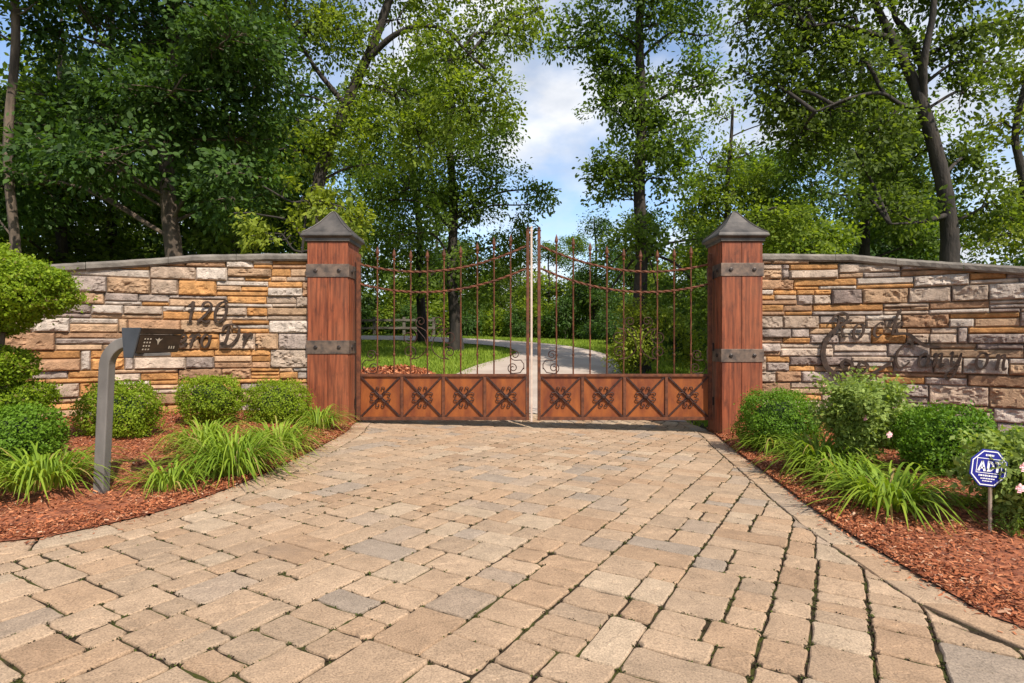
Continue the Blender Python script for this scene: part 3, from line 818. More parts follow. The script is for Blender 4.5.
# ------------------------------------------------------------------ gate leaves
GY = 8.6
def spiral(cx, cz, r, a0, turns, dirn=1, n=22):
    out = []
    for k in range(n+1):
        t_ = k/n; a = a0+dirn*turns*2*PI*t_; rr = r*(1-.82*t_); out.append((cx+rr*math.cos(a), GY, cz+rr*math.sin(a)))
    return out
def spearhead(x, z, y=GY):
    mb = MB(); mb.lathe([(.012, z-.02), (.024, z-.012), (.024, z), (.012, z+.008), (.014, z+.02), (.030, z+.055), (.018, z+.11), (.002, z+.16)], (x, y, 0), 8); return mb
def gate_leaf(xh, xc, label):
    """xh hinge side x, xc meeting side x"""
    sg = 1 if xc > xh else -1; Wd = abs(xc-xh)
    root = thing('gate_leaf', label, 'gate', (xh, GY, .01), 'gate leaves')
    X_ = lambda u: xh+sg*u*Wd
    up = lambda u: .996*u*u-.706*u+2.38
    lo = lambda u: .972*u*u-.730*u+2.084
    sw = .058
    zb, z1 = .013, .71
    mb = MB(); mb.box(*sorted((X_(0), X_(0)+sg*sw)), GY-.03, GY+.03, zb, 2.52); mb.build('hinge_stile', M['rust'], root, bevel=.004)
    mb = MB(); mb.box(*sorted((X_(1)-sg*sw*.8, X_(1))), GY-.03, GY+.03, zb, 2.87); ms = mb.build('meeting_stile', M['rust'], root, bevel=.004)
    mb = MB(); mb.lathe([(.034, 2.868), (.034, 2.88), (.022, 2.895), (.026, 2.915), (.012, 2.935)], (X_(1)-sg*sw*.4, GY, 0), 10); mb.build('finial', M['rust_dark'], ms)
    xa, xb = X_(0)+sg*(sw+.001), X_(1)-sg*(sw*.8+.001); lo_, hi_ = sorted((xa, xb))
    mb = MB(); mb.box(lo_, hi_, GY-.026, GY+.026, zb, zb+.05); mb.build('bottom_rail', M['rust'], root, bevel=.003)
    mb = MB(); mb.box(lo_, hi_, GY-.032, GY+.032, z1-.04, z1); mb.build('mid_rail', M['rust'], root, bevel=.003)
    pw = (hi_-lo_)/4
    for k in range(4):
        p0, p1 = lo_+k*pw, lo_+(k+1)*pw
        if k:
            mb = MB(); mb.box(p0-.022, p0+.022, GY-.027, GY+.027, zb+.051, z1-.041); mb.build('divider', M['rust'], root, bevel=.003)
        a0, a1 = p0+(.023 if k else .001), p1-(.023 if k < 3 else .001)
        mb = MB(); mb.box(a0, a1, GY-.004, GY+.004, zb+.051, z1-.041); pn = mb.build('panel', M['rust_panel'], root)
        cx, cz = (a0+a1)/2, (zb+.05+z1-.04)/2
        za, zc = zb+.055, z1-.045
        mb = MB()
        mb.bar((a0+.006, GY-.014, za), (a1-.006, GY-.014, zc), .026, .018); mb.bar((a0+.006, GY-.018, zc), (a1-.006, GY-.018, za), .026, .018)
        mb.build('cross_brace', M['rust_dark'], pn, bevel=.002)
        mb = MB()
        mb.tube([(cx, GY-.020, cz), (cx, GY-.040, cz), (cx, GY-.050, cz)], [.038, .038, .018], 12)
        for qd in range(4):
            a = math.radians(45+90*qd)
            for sd_ in (-1, 1):
                an = a+sd_*.50; c_ = np.array([.132*math.cos(an), .132*math.sin(an)])
                pts = [(.045*math.cos(a+sd_*.3), .045*math.sin(a+sd_*.3)), (.10*math.cos(a+sd_*.14), .10*math.sin(a+sd_*.14))]
                for k2 in range(12):
                    th = an-sd_*(1.9-k2*.44); rr = .029-.0013*k2; pts.append((c_[0]+rr*math.cos(th), c_[1]+rr*math.sin(th)))
                mb.tube([(cx+x_, GY-.028, cz+z_) for x_, z_ in pts], [.0075]*13+[.012], 6)
        mb.build('rosette', M['rust_dark'], pn)
    us = np.linspace(.021, .983, 34)
    for f, r in ((up, .019), (lo, .019)):
        mb = MB(); mb.tube([(X_(u), GY, f(u)) for u in np.linspace(.02, .982, 90)], r, 4, .42, .10); mb.build('arched_rail', M['rust'], root)
    for k in range(1, 10):
        u = .02+.0965*k+.003
        x = X_(u); zt = up(u)+.17 if k < 9 else up(u)+.12
        mb = MB(); zz = np.linspace(z1, zt, 40); mb.tube([(x, GY, z_) for z_ in zz], .0115, 4, .25 if k % 2 else .0, 0)
        for zk in (1.0, lo(u)-.04): mb.lathe([(.012, zk-.022), (.019, zk-.010), (.019, zk+.010), (.012, zk+.022)], (x, GY, 0), 8)
        pk = mb.build('picket', M['rust'], root)
        spearhead(x, zt).build('finial', M['rust'], pk)
    # wire scrollwork
    def scroll(curves, r=.0075):
        mb = MB()
        for c_ in curves: mb.tube(c_, r, 5)
        mb.build('scroll', M['rust_dark'], root)
    u = .42; cx = X_(u)
    for sx in (-1, 1):
        scroll([spiral(cx+sx*.30, 1.27, .13, PI/2 if sx > 0 else PI/2, 1.6, sx), spiral(cx+sx*.30, 1.04, .11, -PI/2, 1.6, -sx),
                [(cx+sx*.30, GY, 1.40), (cx+sx*.18, GY, 1.38), (cx+sx*.07, GY, 1.25), (cx+sx*.03, GY, 1.12)], [(cx+sx*.30, GY, .93), (cx+sx*.17, GY, .95), (cx+sx*.07, GY, 1.03), (cx+sx*.03, GY, 1.12)]])
        scroll([spiral(cx+sx*.13, 1.50, .09, -PI/2, 1.5, sx), [(cx+sx*.13, GY, 1.41), (cx+sx*.05, GY, 1.36), (cx+sx*.015, GY, 1.24)]])
    for u0, sx in ((.03, 1), (.97, -1)):
        x0 = X_(u0); s2 = sx*sg
        scroll([spiral(x0+s2*.17, .80, .085, -PI/2, 1.6, s2), [(x0+s2*.17, GY, .715), (x0+s2*.06, GY, .73), (x0+s2*.01, GY, .80)],
                spiral(x0+s2*.14, 1.0, .085, -PI/2, 1.6, s2), [(x0+s2*.14, GY, .915), (x0+s2*.05, GY, .92), (x0+s2*.005, GY, .86), (x0+s2*.005, GY, .78)]])
    for hz in (.30, 1.12, 2.2):                           # hinges to the pillar
        mb = MB(); hx = xh-sg*.012; mb.tube([(hx, GY-.0, hz-.06), (hx, GY-.0, hz+.06)], .020, 8); mb.build('hinge', M['bolt'], root)
    return root, X_
gl, XL = gate_leaf(-2.345, .262, 'rusty iron gate leaf hung on the pillar of the house number wall')
gr, XR = gate_leaf(3.02, .385, 'rusty iron gate leaf hung on the pillar of the Rock Canyon wall')
mb = MB(); mb.box(.279, .309, GY-.036, GY+.012, -.01, 2.86); mb.build('stop_strip', M['stop'], gl, bevel=.004)
mb = MB(); mb.lathe([(.026, 2.861), (.026, 2.885), (.014, 2.90), (.020, 2.925), (.004, 2.945)], (.293, GY-.012, 0), 10); mb.build('finial', M['stop'], gl)

# ------------------------------------------------------------------ mailbox on its bent post
mp_ = hit(101, 498); my = mp_.y
mroot = thing('mailbox', 'black metal mailbox with etched side on a bent grey post', 'mailbox', tuple(mp_))
mz = lambda py, y=my: CAMH-(py-HY)/F*y
pts = []
x0 = mp_.x
zs = 1.00
for z_ in np.linspace(mp_.z-.15, zs, 14): pts.append((x0+.055*(z_-mp_.z)/1.2, my, z_))
xs0 = pts[-1][0]; rad_ = .20
for a in np.linspace(0, 88, 12)[1:]:
    pts.append((xs0+rad_*(1-math.cos(math.radians(a))), my, zs+rad_*math.sin(math.radians(a))))
dirx = np.array(pts[-1])-np.array(pts[-2]); pts.append(tuple(np.array(pts[-1])+unit(dirx)*.02))
Pp = np.array(pts)
# square section swept
V = []; fs = []; hw = .040
Tt = unit(np.gradient(Pp, axis=0))
for i in range(len(Pp)):
    Nn = np.array([Tt[i][2], 0, -Tt[i][0]])
    for a, b_ in ((-1, -1), (1, -1), (1, 1), (-1, 1)): V.append(Pp[i]+Nn*a*hw+np.array([0, 1., 0])*b_*hw)
    if i:
        for k in range(4): fs.append(((i-1)*4+k, (i-1)*4+(k+1) % 4, i*4+(k+1) % 4, i*4+k))
fs += [(3, 2, 1, 0), tuple(len(V)-4+k for k in range(4))]
mb = MB(); mb.add(V, fs); mb.build('post', M['post'], mroot, bevel=.008)
# box: long axis runs back and to the right; slanted ends
bx0 = at(142, 328, my-.22); ax = Vector((math.sin(math.radians(9)), math.cos(math.radians(9)), 0)); nx_v = Vector((ax.y, -ax.x, 0))
ztp, zbt = bx0.z, bx0.z-.185
def bxp(l, wv, z_): p = Vector((bx0.x, bx0.y, 0))+ax*l-nx_v*wv; return (p.x, p.y, z_)
Lb, Wb = .42, .145
def shell(l0, l1, w0t, w0b, w1t, w1b, zt, zb_):
    V = [bxp(l0, w0b, zb_), bxp(l1, w0b, zb_), bxp(l1, w1b, zb_), bxp(l0, w1b, zb_), bxp(l0, w0t, zt), bxp(l1, w0t, zt), bxp(l1, w1t, zt), bxp(l0, w1t, zt)]
    return V, [(3, 2, 1, 0), (4, 5, 6, 7), (0, 1, 5, 4), (1, 2, 6, 5), (2, 3, 7, 6), (3, 0, 4, 7)]
slope = lambda z_: .052*(ztp-z_)/.185                     # the side leans inwards towards the bottom
mb = MB(); mb.add(*shell(0, Lb, slope(ztp-.046), slope(zbt), Wb-.008, Wb-.02, ztp-.046, zbt)); mb.build('body', M['mailbox'], mroot, bevel=.005)
mb = MB(); mb.add(*shell(-.004, Lb+.006, -.004, slope(ztp-.043)-.006, Wb+.004, Wb+.002, ztp, ztp-.043)); mb.build('lid', M['mailbox'], mroot, bevel=.005)
mb = MB(); mb.add(*shell(-.022, -.006, -.006, .060, Wb+.006, Wb-.012, ztp+.002, zbt-.034)); mb.build('door', M['mailbox_door_skytint'], mroot, bevel=.004)
def sd(l, z_): return bxp(l, slope(z_)-.003, z_)
mb = MB()
for r in range(4):
    for c_ in range(3):
        l, z_ = .045+c_*.026, zbt+.022+r*.026
        mb.add([sd(l, z_), sd(l+.014, z_), sd(l+.014, z_+.011), sd(l, z_+.011)], [(0, 1, 2, 3)])
mb.build('keypad_dots', M['etch'], mroot)
mb = MB()
pts_ = [(-.04, .026), (-.012, .004), (0, -.026), (.012, .004), (.04, .026), (.014, .016), (0, .03), (-.014, .016)]
mb.add([sd(.185+a, zbt+.085+b_) for a, b_ in pts_], [(0, 1, 7), (1, 2, 3), (3, 4, 5), (1, 3, 5, 7), (5, 6, 7)])
mb.build('emblem', M['etch'], mroot)
mb = MB()
for l in (.30, .325, .35): mb.add([sd(l, zbt+.03), sd(l+.013, zbt+.03), sd(l+.013, zbt+.052), sd(l, zbt+.052)], [(0, 1, 2, 3)])
mb.build('etched_mark', M['etch'], mroot)
mb = MB(); mb.bar(bxp(.08, Wb*.6, zbt-.013), bxp(.32, Wb*.6, zbt-.013), .10, .022, (0, 0, 1)); mb.build('bracket', M['post'], mroot, bevel=.003)

# ------------------------------------------------------------------ security sign
sp_ = hit(990, 541)
sroot = thing('yard_sign', 'blue octagonal security sign on a thin metal stake in the mulch', 'sign', tuple(sp_))
sc = at(988, 468, sp_.y-.01)
mb = MB(); mb.tube([(sp_.x, sp_.y, sp_.z-.12), (sp_.x, sp_.y, sc.z)], .0105, 8); mb.build('stake', M['stake'], sroot)
tilt = math.radians(-7); fy = sp_.y-.016
def octo(mb, r, y, d, thick):
    V = []
    for yy in (y, y+thick):
        for k in range(8):
            a = math.radians(22.5+45*k)+tilt; V.append((sc.x+r*math.cos(a), yy, sc.z+r*math.sin(a)))
    mb.add(V, [tuple(range(8)), tuple(range(15, 7, -1))]+[(k, k+8, (k+1) % 8+8, (k+1) % 8) for k in range(8)])
mb = MB(); octo(mb, .128, fy, 0, .006); pl = mb.build('plate', M['sign_blue'], sroot, bevel=.002)
mb = MB()
def octring(mb, r0, r1, y):
    V = []
    for r in (r0, r1):
        for k in range(8):
            a = math.radians(22.5+45*k)+tilt; V.append((sc.x+r*math.cos(a), y, sc.z+r*math.sin(a)))
    mb.add(V, [(k, (k+1) % 8, (k+1) % 8+8, k+8) for k in range(8)])
octring(mb, .112, .119, fy-.0015)
def sxy(a, b_): return (sc.x+a*math.cos(tilt)-b_*math.sin(tilt), fy-.0018, sc.z+a*math.sin(tilt)+b_*math.cos(tilt))
def rect(mb, a0, a1, b0, b1): mb.add([sxy(a0, b0), sxy(a1, b0), sxy(a1, b1), sxy(a0, b1)], [(0, 1, 2, 3)])
for a0, a1, b0, b1 in ((-.082, .082, .058, .062), (-.082, .082, -.034, -.030), (-.082, -.078, -.030, .058), (.078, .082, -.030, .058)): rect(mb, a0, a1, b0, b1)
mb.build('border', M['sign_white'], pl)
def poly2(mb, pts): mb.add([sxy(a, b_) for a, b_ in pts], [tuple(range(len(pts)))])
mb = MB(); b0, b1 = -.022, .046
poly2(mb, [(-.074, b0), (-.058, b0), (-.040, b1), (-.050, b1)]); poly2(mb, [(-.050, b1), (-.040, b1), (-.018, b0), (-.034, b0)]); poly2(mb, [(-.060, b0+.016), (-.028, b0+.016), (-.031, b0+.027), (-.057, b0+.027)])
mb.build('letter', M['sign_white'], pl)
mb = MB(); poly2(mb, [(-.012, b0), (.002, b0), (.002, b1), (-.012, b1)])
for k in range(8):
    a0 = -PI/2+PI*k/8; a1 = a0+PI/8; f = lambda a, r: (.002+r*.9*math.cos(a), (b0+b1)/2+r*math.sin(a)*1.0)
    poly2(mb, [f(a0, .020), f(a0, .034), f(a1, .034), f(a1, .020)])
mb.build('letter', M['sign_white'], pl)
mb = MB(); poly2(mb, [(.034, b1-.013), (.074, b1-.013), (.074, b1), (.034, b1)]); poly2(mb, [(.047, b0), (.061, b0), (.061, b1-.013), (.047, b1-.013)]); mb.build('letter', M['sign_white'], pl)
for row, (a0, a1, bb, hh) in enumerate(((-.062, .062, -.054, .010), (-.048, .048, -.071, .007), (-.034, .034, -.086, .006), (-.03, .03, .076, .012))):
    x = a0; mb = MB()
    while x < a1-.004:
        wd = random.uniform(.005, .016); rect(mb, x, min(x+wd, a1), bb, bb+hh); x += wd+.003
    mb.build('text_line', M['sign_white'], pl)

# ------------------------------------------------------------------ mulch beds
def bed(E, N_, WCp, zamp):
    P = WCp[0]
    e = (E+.03*N_)[(E[:, 1] < 8.95)]; e, _ = resample(e, .1)
    n = len(e); wq = np.stack([np.interp(np.linspace(0, 1, n), np.linspace(0, 1, len(P)), P[:, k]) for k in range(2)], 1)
    m = 16; V = np.zeros((n, m+1, 3))
    for j in range(m+1):
        v_ = j/m; p = e*(1-v_)+wq*v_
        z = gz(p[:, 0], p[:, 1])+.012+zamp*np.sin(min(1, v_*1.25)*PI/2)*min(1, v_*3)
        q_ = np.column_stack([p, np.zeros(n)])
        z = z+(vnoise(q_, 2.2, 4)-.5)*.07*min(1, v_*4)
        V[:, j] = np.column_stack([p, z])
    return V
def bed_obj(V, n_chips, name):
    n, m = V.shape[0], V.shape[1]
    mb = MB(); mb.add(V.reshape(-1, 3), [(i*m+j, i*m+j+1, (i+1)*m+j+1, (i+1)*m+j) for i in range(n-1) for j in range(m-1)])
    tag(mb.build('mulch_bed', M['mulch'], smooth=True), kind='structure')
    # chips: density falls with distance
    A = rng.random((n_chips*4, 2)); fi = A[:, 0]*(n-1.001); fj = np.where(rng.random(len(A)) < .12, A[:, 1]*.07, A[:, 1])*(m-1.001)
    i, j = fi.astype(int), fj.astype(int); a = (fi-i)[:, None]; b_ = (fj-j)[:, None]
    P = (V[i, j]*(1-a)+V[i+1, j]*a)*(1-b_)+(V[i, j+1]*(1-a)+V[i+1, j+1]*a)*b_
    ok = (np.abs(P[:, 0]) < 1.05*P[:, 1]) & (P[:, 1] > 1.5)
    P = P[ok][:n_chips]; k = len(P)
    D = unit(np.column_stack([rng.normal(size=(k, 2)), rng.normal(size=k)*.3])); N = unit(np.column_stack([rng.normal(size=(k, 2))*.45, np.ones(k)]))
    L_ = rng.uniform(.009, .034, k)*rng.uniform(.6, 1.25, k); Wd = L_*rng.uniform(.16, .5, k)
    S_ = unit(np.cross(N, D)); P = P-D*L_[:, None]/2+np.array([0, 0, 1])*rng.uniform(.0, .022, k)[:, None]
    Q = np.stack([P-S_*Wd[:, None]/2, P+D*L_[:, None]-S_*Wd[:, None]*.4, P+D*L_[:, None]*.96+S_*Wd[:, None]*.5, P+S_*Wd[:, None]/2], 1)
    return Q
VL = bed(LE, LN, WL, .14); VR = bed(RE, RN, WR, .20)
def spill(E, N, k):
    i = rng.integers(0, len(E), k); d = np.abs(rng.normal(size=k))*.075
    P = E[i]+N[i]*d[:, None]; ok = (P[:, 1] < 9) & (P[:, 1] > 1); P = P[ok]; k = len(P)
    P = np.column_stack([P, gz(P[:, 0], P[:, 1])+.006+rng.random(k)*.006])
    D = unit(np.column_stack([rng.normal(size=(k, 2)), rng.normal(size=k)*.12])); Nn = unit(np.column_stack([rng.normal(size=(k, 2))*.2, np.ones(k)])); S_ = unit(np.cross(Nn, D))
    L_ = rng.uniform(.010, .034, k)[:, None]; Wd = L_*rng.uniform(.12, .4, k)[:, None]*.5
    return np.stack([P-S_*Wd, P+D*L_-S_*Wd*.8, P+D*L_+S_*Wd*.9, P+S_*Wd], 1)
chips = np.concatenate([spill(LE, LN, 1700), spill(RE, RN, 1700), bed_obj(VL, 95000, 'l'), bed_obj(VR, 125000, 'r')])
tag(quads_obj('mulch', chips, M['chip']), 'reddish brown bark mulch chips covering the planting beds', 'mulch', kind='stuff')
def bed_z(V, x, y):
    Q = V.reshape(-1, 3); i = np.argmin((Q[:, 0]-x)**2+(Q[:, 1]-y)**2); return float(Q[i, 2])
# mulch ring behind the gate
mb = MB(); ctr = (-3.0, 13.2); V = [(ctr[0], ctr[1], gzf(*ctr)+.14)]
for r in (.35, .7, .9, 1.0):
    for k in range(28):
        a = 2*PI*k/28; x, y = ctr[0]+1.15*r*math.cos(a), ctr[1]+2.6*r*math.sin(a); V.append((x, y, gzf(x, y)+.14*(1-r*r)-.03*(r > .95)))
fs = [(0, 1+k, 1+(k+1) % 28) for k in range(28)]+[(1+r*28+k, 1+(r+1)*28+k, 1+(r+1)*28+(k+1) % 28, 1+r*28+(k+1) % 28) for r in range(3) for k in range(28)]
mb.add(V, fs); tag(mb.build('mulch_ring', M['mulch'], smooth=True), kind='structure')

k = 9000; a_ = rng.uniform(0, 2*PI, k); r_ = np.sqrt(rng.random(k))
x_, y_ = ctr[0]+1.17*r_*np.cos(a_), ctr[1]+2.64*r_*np.sin(a_); P = np.column_stack([x_, y_, gz(x_, y_)+.14*(1-r_*r_)+rng.uniform(0, .03, k)])
D = unit(np.column_stack([rng.normal(size=(k, 2)), rng.normal(size=k)*.4])); N = unit(np.column_stack([rng.normal(size=(k, 2))*.5, np.ones(k)])); S_ = unit(np.cross(N, D))
L_ = rng.uniform(.03, .09, k)[:, None]; Wd = L_*rng.uniform(.2, .4, k)[:, None]
tag(quads_obj('mulch', np.stack([P-S_*Wd, P+D*L_-S_*Wd*.7, P+D*L_+S_*Wd*.8, P+S_*Wd], 1), M['chip']), 'reddish mulch ring on the lawn just beyond the gate', 'mulch', kind='stuff')

# ------------------------------------------------------------------ clipped shrubs
def shrub(name, label, cat, blobs, leafmat, n_per=9000, leaf=.030, group=None, base_z=None, rough=.10, seed=1, core_and_stems=None):
    """blobs: (centre, rx, ry, rz) ellipsoids with clipped leafy surface"""
    c0 = blobs[0][0]; bz = base_z if base_z is not None else c0[2]-blobs[0][3]
    root = thing(name, label, cat, (c0[0], c0[1], bz), group)
    core = MB(); Q = []
    for bi, (c, rx, ry, rz) in enumerate(blobs):
        c = np.array(c); rv = np.array([rx, ry, rz])
        V = []; nu, nv = 18, 11
        for j in range(nv+1):
            for i in range(nu):
                th = 2*PI*i/nu; ph = PI*j/nv
                d = np.array([math.sin(ph)*math.cos(th), math.sin(ph)*math.sin(th), math.cos(ph)])
                V.append(d)
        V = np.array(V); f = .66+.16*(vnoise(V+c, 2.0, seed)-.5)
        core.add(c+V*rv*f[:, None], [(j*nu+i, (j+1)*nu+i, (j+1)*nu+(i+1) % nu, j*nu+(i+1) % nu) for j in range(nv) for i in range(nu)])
        n = int(2.3*n_per*(rx*ry+rx*rz+ry*rz)/(3*.2))
        d = unit(rng.normal(size=(n, 3)))
        pw = 2.6                                        # a slightly boxy clipped form
        d2 = d/(np.sum(np.abs(d)**pw, 1)**(1/pw))[:, None]
        bump = 1+rough*1.6*(vnoise(d+c, 3.2, seed+bi)-.5)+rough*.8*(vnoise(d+c, 8, seed+bi)-.5)
        u = 1-np.abs(rng.normal(size=n))*.11; u = np.where(rng.random(n) < .05, rng.uniform(1.0, 1.14, n), u)
        P = c+d2*rv*(bump*u)[:, None]*.97
        P = P[P[:, 2] > bz]; k = len(P); d = unit((P-c)/rv)
        nn_ = unit(d/rv)
        D = nn_*.30+.85*rng.normal(size=(k, 3))+np.array([0, 0, .25]); N = unit(nn_+np.array([0, 0, .35])+.45*rng.normal(size=(k, 3)))
        L_ = leaf*rng.uniform(.6, 1.35, k); Q.append(leaf_faces(P, D, N, L_, L_*rng.uniform(.5, .75, k)))
    core.build('core_and_stems', M['bush_core'], root, smooth=True)  # solid dark filler added behind the leaves to make the shrub opaque
    if core_and_stems:
        mb = MB()
        for pts, r in core_and_stems: mb.tube(crom(pts, 5), r, 7, 0, .15)
        mb.build('stem', M['bark_warm'], root, smooth=True)
    quads_obj('foliage', np.concatenate(Q), leafmat, root)
    return root
def pxb(px, py, Yd, rpx, rpy, depth=1.0):
    p = at(px, py, Yd); k = Yd/F; return ((p.x, p.y, p.z), rpx*k, rpx*k*depth, rpy*k)
def bshrub(px, py, Yd, rx, ry, label, m, V, n=9000, group=None, seed=1, leaf=.025, name='boxwood_shrub', rough=.30):
    b_ = pxb(px, py+2, Yd, rx*.90, ry*.92); return shrub(name, label, 'shrub', [b_], m, n, leaf, group, bed_z(V, b_[0][0], b_[0][1])-.02, rough, seed)
GB = 'clipped boxwood shrubs'
bshrub(121, 411, 6.25, 38, 32, 'round boxwood shrub standing just behind the bent mailbox post', M['leaf_box'], VL, group=GB, seed=3, n=10000)
bshrub(212, 397, 7.2, 32, 25, 'round boxwood shrub below the house number, with a pale flower', M['leaf_box'], VL, group=GB, seed=5)
bshrub(278, 402, 7.6, 31, 25, 'round boxwood shrub next to the pillar of the number wall', M['leaf_box'], VL, group=GB, seed=7)
bshrub(779, 420, 6.9, 41, 33, 'square-cut dark boxwood at the foot of the Rock Canyon wall pillar', M['leaf_box_dark'], VR, group=GB, seed=9, n=10000)
bshrub(949, 443, 5.0, 46, 40, 'largest dark boxwood, between rose bush and blue sign', M['leaf_box_dark'], VR, group=GB, seed=11, n=11000, leaf=.028)
bshrub(905, 428, 6.3, 42, 26, 'low dark boxwood half hidden behind the rose bush', M['leaf_box_dark'], VR, group=GB, seed=12, n=9000)
# clipped hedge block and cloud-pruned evergreen at the edge of the bed
p = pxb(14, 436, 4.9, 40, 32, 1.0)
shrub('hedge', 'low clipped evergreen block under the cloud-pruned tree', 'hedge', [p, pxb(-34, 440, 4.7, 34, 32)], M['leaf_box_dark'], 10000, .026, None, bed_z(VL, p[0][0], p[0][1]), .10, 15)
Yt = 5.0
tb_ = at(-6, 470, Yt); tb_.z = bed_z(VL, tb_.x, Yt)
shrub('cloud_pruned_tree', 'evergreen pruned into stacked leafy pads beside the number wall', 'topiary',
      [pxb(0, 290, Yt, 58, 30), pxb(-45, 275, Yt+.1, 50, 40), pxb(36, 283, Yt, 28, 14), pxb(-12, 315, Yt, 36, 20), pxb(-18, 366, Yt, 42, 19), pxb(12, 398, Yt+.15, 34, 17), pxb(-4, 268, Yt, 34, 15)], M['leaf_box'], 9500, .028, None, tb_.z, .22, 17,
      core_and_stems=[([tuple(tb_), (tb_.x-.03, Yt, tb_.z+.6), (tb_.x+.05, Yt, 1.3), (tb_.x, Yt, 1.75)], .04), ([(tb_.x, Yt, tb_.z+.5), (tb_.x+.12, Yt, tb_.z+.75)], .025)])
# pale flower by the middle boxwood
# ------------------------------------------------------------------ blade clumps (daylily / liriope)
def clump(px, py, rpx, hpx, nb, label, V=None, name='daylily_clump', m=None, w=.019, Y_=None, stretch=1.0, group='strap-leaved clumps edging the beds', zb=None):
    p = hit(px, py)
    if Y_: p = at(px, py, Y_)
    z0 = bed_z(V, p.x, p.y)-.01 if V is not None else gzf(p.x, p.y); k = p.y/F
    root = thing(name, label, 'plant', (p.x, p.y, z0), group)
    Rr, H = rpx*k, hpx*k*.86; seg = 6; Q = []
    nb = int(nb*1.7)
    az = rng.uniform(0, 2*PI, nb); rb = rng.random(nb)**.5*Rr*.45
    for i in range(nb):
        a = az[i]+rng.normal()*.3; dirv = np.array([math.cos(a), math.sin(a), 0])
        b0 = np.array([p.x+rb[i]*math.cos(az[i])*stretch, p.y+rb[i]*math.sin(az[i]), z0])
        Ln = Rr*rng.uniform(.35, 1.15); Hh = H*rng.uniform(.5, 1.15)*(1-.2*rb[i]/(Rr*.45+1e-6)); dr = rng.uniform(.2, 1.15)
        ts = np.linspace(0, 1, seg+1)
        xy = b0[None]+dirv[None]*(Ln*ts**1.25)[:, None]
        zz = z0+Hh*(1.9*ts-(1.0+dr)*ts**2.2); xy[:, 2] = np.maximum(zz, z0+.005)
        side = np.array([-dirv[1], dirv[0], 0])*w*rng.uniform(.6, 1.2)
        wd = np.sin(np.clip(.12+ts*.88, 0, 1)*PI)**.6*(1-.35*ts)
        Lf = xy+side*wd[:, None]*.5; Rt = xy-side*wd[:, None]*.5
        Q.append((Lf, Rt))
    mb = MB()
    for Lf, Rt in Q:
        n_ = len(Lf); mb.add(np.concatenate([Lf, Rt]), [(j, j+1, n_+j+1, n_+j) for j in range(n_-1)])
    mb.build('blades', m or M['leaf_blade'], root, smooth=True)
    return root
CL = [(42, 497, 64, 62, 190, 'arching bright green strap-leaf clump left of the mailbox post', VL), (170, 490, 40, 52, 60, 'sparse small strap-leaf clump just right of the mailbox post', VL),
      (232, 474, 62, 70, 260, 'widest green strap-leaf clump below the house number', VL), (278, 452, 46, 48, 170, 'strap-leaf clump before the boxwood nearest the timber pillar', VL),
      (318, 432, 34, 36, 120, 'small strap-leaf clump at the foot of the number wall pillar', VL), (205, 458, 40, 50, 110, 'strap-leaf clump leaning over the middle round boxwood', VL),
      (822, 478, 44, 52, 190, 'dense strap-leaf clump in front of the rose bush by the paving', VR), (890, 512, 60, 58, 150, 'wide arching strap-leaf clump on the mulch near the blue sign', VR),
      (778, 456, 34, 34, 90, 'low strap-leaf clump before the square-cut dark boxwood', VR), (848, 492, 42, 50, 120, 'strap-leaf clump with a yellowing blade between its neighbours', VR)]
for a in CL: clump(a[0], a[1], a[2]*(1.12 if a[6] is VR else 1), a[3]*(1.08 if a[6] is VR else 1), a[4], a[5], a[6], w=.024 if a[6] is VR else .019)

# ------------------------------------------------------------------ rose bushes with pink flowers
def rose(px, py, Yd, spread, hpx, ncane, label, fl, V, seed):
    r_ = np.random.default_rng(seed); p = at(px, py, Yd); z0 = bed_z(V, p.x, p.y); k = Yd/F
    root = thing('rose_bush', label, 'rose bush', (p.x, p.y, z0), 'rose bushes in bloom')
    cb = MB(); C = []; O = []; tips = []
    for i in range(ncane):
        a = r_.uniform(0, 2*PI); H = hpx*k*r_.uniform(.5, 1.0); out = spread*k*r_.uniform(.1, 1.0)
        pts = crom([(p.x, p.y, z0), (p.x+out*.35*math.cos(a), p.y+out*.35*math.sin(a), z0+H*.55), (p.x+out*.8*math.cos(a), p.y+out*.8*math.sin(a), z0+H*.9), (p.x+out*math.cos(a), p.y+out*math.sin(a), z0+H)], 6)
        cb.tube(pts, np.linspace(.007, .003, len(pts)), 5)
        for q_ in pts[4:]:
            for _ in range(3): C.append(q_+r_.normal(size=3)*.045); O.append(unit(r_.normal(size=3)+np.array([math.cos(a)*.5, math.sin(a)*.5, .2])))
        tips.append(pts[-1])
    cb.build('canes', M['leaf_rose'], root)
    quads_obj('foliage', spray_leaves(np.array(C), np.array(O), 9, .075, .042), M['leaf_rose'], root)
    for i in fl:
        q_ = tips[i % len(tips)] if isinstance(i, int) else np.array(tuple(i)); mb = MB()
        for k2 in range(9):
            a = 2*PI*k2/9*1.9; r2 = .005+.0018*k2; c_ = q_+np.array([r2*math.cos(a), -.02, r2*math.sin(a)]);  s_ = .010
            mb.add([c_+np.array([-s_, 0, -s_]), c_+np.array([s_, -.008, -s_]), c_+np.array([s_, .004, s_]), c_+np.array([-s_, -.006, s_])], [(0, 1, 2, 3)])
        mb.build('flower', M['petal'], root)
rose(857, 455, 5.4, 44, 88, 40, 'tall loose rose bush with pale pink blooms before the Rock Canyon wall', [at(864, 417, 5.1), at(888, 434, 4.95), at(893, 405, 5.25), 11], VR, 3)
rose(1030, 480, 3.75, 52, 84, 34, 'rose bush with pink blooms overhanging the blue sign', [at(1017, 487, 3.3), at(1021, 466, 3.35), 7], VR, 8)
